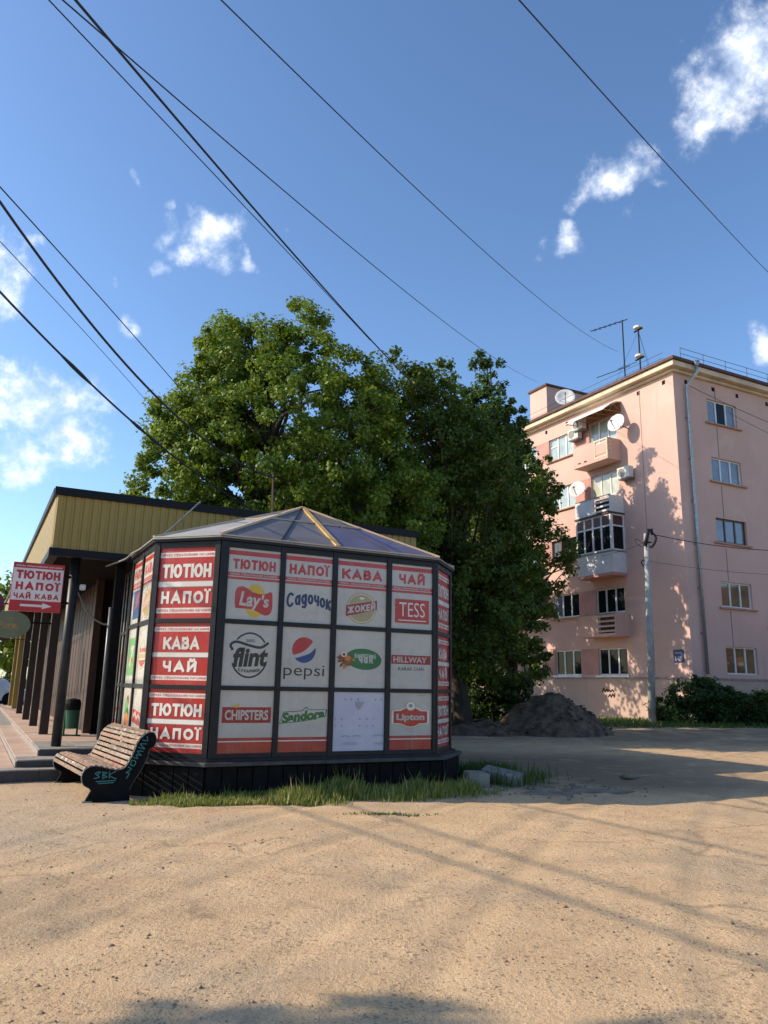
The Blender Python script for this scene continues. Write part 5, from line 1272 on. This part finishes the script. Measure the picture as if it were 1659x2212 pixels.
bush('leafy_bush', 'dark shrub hanging over the left side of the earth heap', [(4.0, 27.8, 1.2, 1.0, .9, .95), (4.6, 27.6, 1.5, .8, .7, .7), (3.2, 28, .8, .8, .8, .6)], 110, 55, .13, LEAF_D, 34)
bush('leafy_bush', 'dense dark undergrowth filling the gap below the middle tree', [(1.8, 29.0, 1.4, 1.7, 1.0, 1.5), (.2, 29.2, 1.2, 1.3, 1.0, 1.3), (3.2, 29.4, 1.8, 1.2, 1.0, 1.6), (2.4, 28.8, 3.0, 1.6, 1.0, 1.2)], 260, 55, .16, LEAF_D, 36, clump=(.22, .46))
bush('leafy_bush', 'added hidden hedge that darkens the ground floor window reflections', [(1.0, 42.5, 1.8, 3.4, 1.4, 1.9), (-2.5, 44.0, 1.8, 2.6, 1.4, 1.9), (3.8, 41.5, 1.6, 1.8, 1.2, 1.6)], 200, 50, .2, LEAF_D, 37, clump=(.35, .7))  # hedge added out of sight so the lower windows reflect dark foliage
bush('leafy_bush', 'dark clipped hedge beyond the porch at the far left', [(-22, 41, .9, 3.2, .8, .8), (-19, 41.2, .8, 2.0, .8, .75)], 160, 50, .18, LEAF_D, 35, clump=(.25, .45))

# out of view: tree belt added to darken reflections; the house across the yard
rng = np.random.default_rng(51); cen = []
for k in range(260):
    az = rng.uniform(36, 322); rr_ = rng.uniform(44, 58); hmax = 7 + 6 * vnoise(az * .12, 3.3)
    if 80 < az < 130 and rr_ < 52: rr_ = 60
    cen.append((rr_ * math.sin(R(az)), rr_ * math.cos(R(az)), rng.uniform(1.0, float(hmax))))
v, f = leaves(rng, np.array(cen), rng.uniform(1.6, 3.2, len(cen)), 60, 1.0)
tag(np_mesh('added_tree_belt', v, f, [LEAF_B]), 'added unseen belt of trees that darkens reflections and blocks the bright horizon', 'trees', kind='stuff')
BRICK = pm('brick_orange', (.36, .15, .06), (.28, .11, .045), rough=.9, scale=6)
HF = Fr((44, 46), R(-90))
nb = thing('brick_house', HF.pt(14, 5, 0), 'orange brick house beyond the right edge mirrored in the shaded windows', 'building')
hol = [(x, x + 1.8, z, z + 1.5) for x in (2, 6.5, 11, 15.5, 20, 24.5) for z in (1.4, 4.6)]
b = MB(); wall_holes(b, HF, 0, 29, -.3, 7.4, hol); b.build('wall', BRICK, nb); b = MB(); b.box(HF, .2, 28.8, .25, 10, -.3, 7.4); b.build('inner_body', BRICK, nb)
for hx0, hx1, hz0, hz1 in hol: box_part('window', HF, (hx0, hx1, .12, .16, hz0, hz1), GLASSD, nb); box_part('window_frame', HF, (hx0 + .85, hx0 + .95, .08, .12, hz0, hz1), WFRAME, nb)
b = MB(); b.box(HF, -.3, 29.3, -.12, -.002, 3.5, 3.8); b.build('string_course', WFRAME, nb)
b = MB(); b.add([HF.pt(-.6, -.6, 7.4), HF.pt(29.6, -.6, 7.4), HF.pt(29.6, 5, 10.4), HF.pt(-.6, 5, 10.4), HF.pt(29.6, 10.6, 7.4), HF.pt(-.6, 10.6, 7.4)], [(0, 1, 2, 3), (3, 2, 4, 5), (0, 3, 5), (1, 4, 2), (0, 5, 4, 1)]); b.build('roof', RUST, nb)

# parked car glimpsed past the porch posts
CF = Fr((-18.6, 37.5), R(8))
car = thing('parked_car', CF.pt(0, 0, .25), 'white car parked in the shade past the far porch posts', 'car')
b = MB(); b.prism(CF, [(-2.0, .45), (2.0, .45), (2.05, .75), (1.95, .95), (1.0, 1.02), (.5, 1.45), (-1.1, 1.48), (-1.75, 1.05), (-2.0, .95)], -.8, .8); b.build('body', DISHW, car, bevel=.05)
b = MB(); b.prism(CF, [(-1.45, 1.06), (.72, 1.06), (.42, 1.38), (-1.05, 1.40)], -.812, .812); b.build('side_window', GLASSD, car)
for x in (-1.25, 1.25):
    for y in (-.82, .70):
        b = MB(); b.lathe(CF.pt(x, y, .52), (CF.uy.x, CF.uy.y, 0), [(0, .001), (0, .33), (.14, .33), (.14, .001)], 18); w_ = b.build('wheel', BLACK, car)

# ------------------------------------------------------------------ earth heap, rubble, blocks
def heap():
    n, m = 110, 60; u_ = np.linspace(-1, 1, n); v_ = np.linspace(-1, 1, m); U_, V_ = np.meshgrid(u_, v_)
    X = 4.75 + U_ * 3.7; Y = 25.8 + V_ * 2.4
    h1 = 1.16 * np.clip(1 - ((X - 5.5 + .25 * fbm(Y * .9, X * .4, 2)) / 2.1) ** 2 - ((Y - 25.9) / 1.7) ** 2, 0, 1) ** 1.25
    h2 = .42 * np.clip(1 - np.hypot((X - 3.1) / 1.9, (Y - 25.1) / 1.2), 0, 1) ** .8
    h = np.maximum(h1, h2); env = sstep(0, .12, h)
    h = h + env * (.34 * fbm(X * 1.4, Y * 1.4, 4) + .22 * fbm(X * 5, Y * 5, 3))
    Z = ground_z(X, Y) - .10 + h * 1.05 + .07 * env
    i = np.arange(n * m).reshape(m, n); f = np.stack([i[:-1, :-1].ravel(), i[:-1, 1:].ravel(), i[1:, 1:].ravel(), i[1:, :-1].ravel()], 1)
    t = thing('earth_heap', (5.4, 25.8, .1), 'heap of dark dug earth in front of the pink house', 'heap')
    np_mesh('mound', np.stack([X.ravel(), Y.ravel(), Z.ravel()], 1), f, [SOIL], t, smooth=False)
    rng = np.random.default_rng(8); k = 900
    idx = rng.integers(0, n * m, k); P = np.stack([X.ravel(), Y.ravel(), Z.ravel()], 1)[idx] + rng.normal(size=(k, 3)) * .03
    keep = (h.ravel()[idx] > .03); P = P[keep]
    o = stones('clods', P, rng.uniform(.02, .075, len(P)) * rng.uniform(.6, 1.5, len(P)), rng, SOIL, t); o['kind'] = 'stuff'

def stones(name, P, r, rng, mat, parent=None):
    base = np.array([[1, 0, 0], [-1, 0, 0], [0, 1, 0], [0, -1, 0], [0, 0, 1], [0, 0, -1], [.6, .6, .5], [-.6, .5, .55], [.5, -.65, .45], [-.55, -.6, .4]], float)
    tris = np.array([[4, 6, 7], [4, 7, 9], [4, 9, 8], [4, 8, 6], [6, 0, 2], [6, 2, 7], [7, 2, 1], [7, 1, 9], [9, 1, 3], [9, 3, 8], [8, 3, 0], [8, 0, 6], [5, 2, 0], [5, 1, 2], [5, 3, 1], [5, 0, 3]])
    n = len(P); a = rng.uniform(0, 6.28, n); c, s = np.cos(a), np.sin(a)
    V = base[None] * rng.uniform(.65, 1.3, (n, 10, 3)) * r[:, None, None] * np.array([1, 1, .62])
    x = V[..., 0] * c[:, None] - V[..., 1] * s[:, None]; y = V[..., 0] * s[:, None] + V[..., 1] * c[:, None]
    V = np.stack([x, y, V[..., 2]], -1) + P[:, None, :]
    F = tris[None] + (np.arange(n) * 10)[:, None, None]
    return np_mesh(name, V.reshape(-1, 3), F.reshape(-1, 3), [mat], parent)
heap()
rng = np.random.default_rng(12)
STONE = leafmat if False else pm('pebble', (.36, .27, .175), (.20, .15, .10), rough=.9, scale=6)
N = 5600
yy = 3.2 * (20 / 3.2) ** rng.random(N); xx = rng.uniform(-.62, .62, N) * yy
dens_ = fbm(xx * .7, yy * .7, 3) + rng.random(N) * .35
k_ = dens_ > .10; xx, yy = xx[k_], yy[k_]
P = np.stack([xx, yy, ground_z(xx, yy) + .002], 1)
tag(stones('gravel', P, rng.gamma(1.5, .0026, len(P)) + .002, rng, STONE), 'loose small stones scattered over the dirt lot', 'gravel', kind='stuff')
# rubble beside the kiosk
xs_ = rng.normal(2.6, .9, 160); ys_ = rng.normal(12.4, .45, 160)
tag(stones('rubble', np.stack([xs_, ys_, ground_z(xs_, ys_) + .005], 1), rng.gamma(2, .009, 160) + .006, rng, DIRTC), 'broken concrete crumbs beside the kiosk', 'rubble', kind='stuff')
def block(loc, size, ang, tilt, label, name='concrete_block'):
    b = MB(); b.box(W0, -size[0] / 2, size[0] / 2, -size[1] / 2, size[1] / 2, -size[2] / 2, size[2] / 2)
    rb = random.Random(label)
    b.v = [tuple(c + rb.uniform(-.018, .018) for c in p) for p in b.v]
    o = b.build(name, CONC, bevel=.018); o.location = loc; o.rotation_euler = (R(tilt[0]), R(tilt[1]), R(ang)); return tag(o, label, 'block', 'concrete blocks beside the kiosk')
block((1.50, 12.45, .10), (.34, .26, .24), 12, (4, 0), 'squat concrete block standing at the right end of the kiosk plinth')
block((1.98, 12.95, .10), (.62, .30, .20), -28, (14, 8), 'longer tilted concrete block right of the squat block')
def slab(pts, z, label):
    b = MB(); b.plan(W0, pts, z - .05, z); return tag(b.build('broken_slab', DIRTC, bevel=.008), label, 'slab', 'broken slabs in the dirt')
slab([(2.05, 11.75), (2.75, 11.62), (2.9, 11.95), (2.3, 12.1)], .022, 'flat broken concrete slab lying nearest the blocks')
slab([(2.75, 12.10), (3.5, 12.0), (3.85, 12.2), (3.2, 12.45), (2.8, 12.35)], .026, 'long pale concrete slab fragment in the shaded dirt')
slab([(1.55, 11.72), (1.72, 11.70), (1.75, 11.82), (1.58, 11.83)], .04, 'small pale slab chip in front of the squat block')
o = stones('stone', np.array([[4.35, 14.0, .03]]), np.array([.15]), rng, DIRTC); tag(o, 'single flat stone lying in the shaded dirt', 'stone')
b = MB(); b.box(Fr((1.75, 13.45), R(15)), -.55, .5, -.06, .06, .0, .12); tag(b.build('dark_beam', BLACK, bevel=.01), 'dark timber beam lying behind the concrete blocks', 'beam')

# ------------------------------------------------------------------ grass
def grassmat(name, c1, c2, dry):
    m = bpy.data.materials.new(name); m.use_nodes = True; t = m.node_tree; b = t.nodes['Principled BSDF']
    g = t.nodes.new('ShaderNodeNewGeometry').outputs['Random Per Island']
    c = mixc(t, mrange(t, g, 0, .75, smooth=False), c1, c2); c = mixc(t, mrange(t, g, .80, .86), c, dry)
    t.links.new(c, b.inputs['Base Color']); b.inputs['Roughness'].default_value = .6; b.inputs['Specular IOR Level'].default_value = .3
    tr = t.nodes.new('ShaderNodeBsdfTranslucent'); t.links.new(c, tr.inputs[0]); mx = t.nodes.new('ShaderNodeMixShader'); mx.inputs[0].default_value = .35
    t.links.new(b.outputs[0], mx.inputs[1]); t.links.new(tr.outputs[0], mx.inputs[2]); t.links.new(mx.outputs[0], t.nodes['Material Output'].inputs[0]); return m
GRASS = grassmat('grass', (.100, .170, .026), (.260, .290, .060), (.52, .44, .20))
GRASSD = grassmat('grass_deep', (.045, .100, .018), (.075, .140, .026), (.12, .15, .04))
def grass(name, label, x, y, hgt, mat, seed, lean=.5, wid=.007):
    rng = np.random.default_rng(seed); n = len(x); z = ground_z(x, y)
    P = np.stack([x, y, z - .01], 1); a = rng.uniform(0, 6.28, n); s = np.stack([np.cos(a), np.sin(a), np.zeros(n)], 1)
    l = rng.uniform(0, 6.28, n); d = np.stack([np.cos(l), np.sin(l), np.zeros(n)], 1) * (rng.uniform(.05, lean, n) * hgt)[:, None]
    w = wid * rng.uniform(.6, 1.4, n); up = np.zeros((n, 3)); up[:, 2] = hgt
    V = np.stack([P - s * w[:, None], P + s * w[:, None], P + up * .55 + d * .35 - s * w[:, None] * .8, P + up * .55 + d * .35 + s * w[:, None] * .8, P + up + d], 1)
    T = np.array([[0, 1, 3], [0, 3, 2], [2, 3, 4]])[None] + (np.arange(n) * 5)[:, None, None]
    return tag(np_mesh(name, V.reshape(-1, 3), T.reshape(-1, 3), [mat]), label, 'grass', kind='stuff')
rng = np.random.default_rng(15)
N = 26000
a_ = rng.uniform(-1.0, 3.95, N); b_ = -.13 - rng.random(N) ** 1.25 * rng.uniform(.3, 1.15, N)
px_ = S.o.x + S.ux.x * a_ + S.uy.x * b_; py_ = S.o.y + S.ux.y * a_ + S.uy.y * b_
tuft = fbm(px_ * 1.8, py_ * 1.8, 3)
edge = 10.10 + .16 * np.clip(px_ + 2.2, 0, 9) + .22 * fbm(px_ * 1.3, px_ * 0 + 3, 2)
k_ = (py_ > edge) & (tuft + .24 + .16 * (a_ < 1.6) > rng.random(N) * .55) & ~((a_ < -.8) & (b_ < -.6))
px_, py_, tuft, a_, b_ = px_[k_], py_[k_], tuft[k_], a_[k_], b_[k_]
hh_ = (.05 + .15 * np.clip(.5 + tuft * 1.6, 0, 1)) * rng.uniform(.5, 1.3, len(px_)) * np.clip(.45 + (py_ - (10.1 + .16 * np.clip(px_ + 2.2, 0, 9))) * 1.3, .3, 1.15)
tall = rng.random(len(px_)) > .975; hh_[tall] *= 1.7
grass('grass_strip', 'tufted grass along the foot of the kiosk plinth', px_, py_, hh_, GRASS, 16)
N = 5000
x_ = 1.75 + rng.normal(0, .42, N); y_ = 13.6 + rng.normal(0, .45, N); tf = fbm(x_ * 2, y_ * 2, 2)
inside = ((x_ - S.o.x) * S.ux.x + (y_ - S.o.y) * S.ux.y) > 4.5 - .0
k_ = (tf > -.12) & inside; x_, y_ = x_[k_], y_[k_]
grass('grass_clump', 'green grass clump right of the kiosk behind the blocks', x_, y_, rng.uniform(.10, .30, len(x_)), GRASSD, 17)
N = 16000
x_ = rng.uniform(-1, 16, N); y_ = rng.uniform(26.8, 35.5, N)
front = (x_ * math.sin(A) - y_ * math.cos(A)) < (PC[0] * math.sin(A) - PC[1] * math.cos(A)) + 99
k_ = (y_ > 28.0 + .26 * np.clip(x_, 0, 20) * .8 - 1.2 + 1.2 * fbm(x_ * .5, y_ * .5, 3)) & (fbm(x_ * .9, y_ * .9, 3) > -.16) & ~((x_ > 2) & (x_ < 8.4) & (y_ < 28.2))
x_, y_ = x_[k_], y_[k_]
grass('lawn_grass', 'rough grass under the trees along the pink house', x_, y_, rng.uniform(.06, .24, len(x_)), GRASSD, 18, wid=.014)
N = 260; x_ = rng.normal(-.35, .25, N); y_ = 9.75 + rng.normal(0, .04, N) ; grass('grass_tuft', 'tiny weed patch in the dirt in front of the kiosk', x_ + .5, y_, rng.uniform(.01, .05, N), GRASSD, 19, lean=1.2)

# ------------------------------------------------------------------ utility pole, cables
up_ = thing('utility_pole', (10.97, 32, .2), 'grey tapered concrete utility pole before the pink house', 'pole')
b = MB(); b.tube([(10.96, 32, 0), (11.06, 32, 4), (11.15, 32, 8.0)], [.16, .13, .105], 16); b.build('shaft', CONCP, up_, smooth=True)
b = MB(); b.tube([(11.02, 31.86, 7.45), (11.22, 31.88, 8.15), (11.36, 31.95, 8.18), (11.40, 32, 7.95)], [.075, .09, .07, .05], 8); b.build('cable_bundle', WIRE, up_, smooth=True)
for k in range(4):
    b = MB(); b.tube(smooth_pts([(11.36, 31.95, 8.1), (11.48 + k * .03, 31.9, 7.8), (11.35, 31.88, 7.5 - k * .04), (11.2, 31.87, 7.42)], 4), .012, 5); b.build('cable_loop', WIRE, up_, smooth=True)
b = MB(); b.tube(smooth_pts([(10.98, 31.88, 7.55), (10.65, 31.9, 7.75), (10.72, 31.9, 7.5), (10.95, 31.88, 7.4)], 4), .012, 5); b.build('cable_loop', WIRE, up_, smooth=True)
b = MB(); b.tube(smooth_pts([(10.95, 31.88, 6.85), (10.82, 31.85, 6.75), (10.93, 31.86, 6.55)], 4), .03, 6); b.build('insulator_hook', WIRE, up_, smooth=True)
b = MB(); b.box(W0, 10.98, 11.30, 31.84, 31.90, 7.58, 7.63); b.build('clamp', BLACK, up_)

def cable(p0, p1, k, r, label, ext=0.0, n=40, mat=None, lumps=0, ext2=0.0):
    p0, p1 = Vector(p0), Vector(p1); pts = []; rs = []
    for i in range(n + 1):
        t = -ext + (1 + ext + ext2) * i / n
        q = p0.lerp(p1, t); q.z += k * t * (1 - t) * (1 if t >= 0 and t <= 1 else .6); pts.append(q); rs.append(r)
    if lumps:
        for j in (36, 37, 43, 45): rs[j] = r * 1.9
    b = MB(); b.tube(pts, rs, 6); return tag(b.build('overhead_cable', mat or WIRE, smooth=True), label, 'cable', 'overhead cables')
cable((-3.03, 6.07, 7.8), (1.07, 21, 9.76), -.516, .0145, 'thick overhead cable crossing the sky from top left into the tree', ext=.9, n=60)
cable((-3.55, 6.85, 8.6), (9.49, 45.6, 20.43), -2.123, .0095, 'thin overhead cable from top left to the parapet block', ext=.18)
cable((-3.18, 5.89, 7.6), (-.42, 17.5, 9.76), .051, .007, 'thin cable running just left of the thick cable', ext=.9, n=60)
cable((-1.95, 7.19, 9.0), (12.92, 40, 20.0), -2.393, .0085, 'thin cable crossing mid sky to the roof aerial', ext=.18)
cable((1.4, 7.12, 9.0), (11.99, 22, 14.48), -.259, .009, 'single cable across the upper right sky', ext=.6, n=60, ext2=1.6)
cable((-4.81, 8.39, 7.4), (-4.96, 20, 8.55), .176, .009, 'upper of the two cables from the left edge to the tree', ext=1.1, n=60)
cable((-4.79, 8.4, 7.2), (S.pt(2.42, 5, 5.9)), -2.4, .018, 'thick cable sagging from the left edge to the roof mast', ext=1.0, n=60)
cable((-5.03, 8.94, 7.0), (-6.62, 20, 9.03), .116, .006, 'thinnest cable from the left edge into the tree', ext=1.1, n=60)
cable((-5.26, 9.53, 6.6), (-2.91, 16.5, 5.22), -1.07, .016, 'lowest lumpy cable from the left edge to the shop roof', ext=1.0, n=60, lumps=1)
cable((11.42, 31.9, 7.95), (19.5, 33.5, 7.7), -1.0, .016, 'cable from the concrete pole across the shaded facade')
cable((11.15, 31.85, 6.8), (20, 33.5, 6.6), -.8, .007, 'thin lower cable from the concrete pole to the right')
cable((11.0, 31.88, 7.6), PL.pt(-4.2, -.95, 7.9), -.3, .010, 'short cable from the concrete pole to the loggia')
cable(PR.pt(.9, -.16, 15.6), PR.pt(7.5, -2.0, 13.4), -.5, .012, 'upper cable sloping from the drainpipe across the shaded facade')
cable(PR.pt(3.2, -.3, 14.7), PR.pt(7.5, -2.2, 12.6), -.5, .009, 'lower cable sloping below it across the shaded facade')
cable(PL.pt(-.45, -.05, 4.55), PR.pt(6.5, -.10, 4.5), -.35, .018, 'sagging cable fixed low on the facade beside the number sign')
# street cables overhead, out of view to the left, whose shadows cross the lot
for k, (x0, y0, x1, y1) in enumerate([(-.02, 8.19, 2.16, 4.67), (-.03, 9.62, 2.46, 5.27), (2.09, 10.13, 3.6, 7.59), (4.6, 11.17, 5.6, 9.2)]):
    d = Vector((x0 - x1, y0 - y1)).normalized(); z = 6.6 + .15 * k; sh = z / math.tan(SUN_EL)
    q0 = Vector((x1 - sh, y1, z)); cable((q0.x - d.x * 9, q0.y - d.y * 9, z), (q0.x + d.x * 70, q0.y + d.y * 70, z), -.3, .022, ('first', 'second', 'third', 'fourth')[k] + ' street cable running parallel to the porch left of the picture', n=16)
# mast on the shop roof and grey conduits
ms = thing('roof_mast', S.pt(2.42, 5, ZT), 'thin steel cable mast on the shop roof', 'mast')
b = MB(); b.tube([S.pt(2.46, 5, ZT - .05), S.pt(2.45, 5, 5.1)], .05, 8); b.build('mast_base', GREYC, ms); b = MB(); b.tube([S.pt(2.45, 5, 5.05), S.pt(2.42, 5, 5.98)], .025, 6); b.build('mast_tube', pm('mast_rust', (.10, .05, .04), rough=.7), ms)
b = MB(); b.tube(smooth_pts([S.pt(.46, 3.32, 4.75), S.pt(.40, 3.30, 4.70), S.pt(-.2, 2.4, 4.05), S.pt(-.70, 1.5, 3.58), S.pt(-.86, 2.1, 3.50), S.pt(-.9, 2.6, 3.46), S.pt(-1.05, 3.6, 3.46)], 6), .016, 6)
tag(b.build('grey_conduit', GREYC, smooth=True), 'grey conduit looping from the shop roof to the kiosk rim', 'conduit')
b = MB(); b.tube(smooth_pts([S.pt(-1.46, 3.72, 2.98), S.pt(-1.25, 3.72, 2.62), S.pt(-1.0, 3.72, 2.46), S.pt(-.88, 3.70, 2.46)], 6), .016, 6)
tag(b.build('grey_conduit', GREYC, smooth=True), 'grey conduit sagging between the two front porch posts', 'conduit')
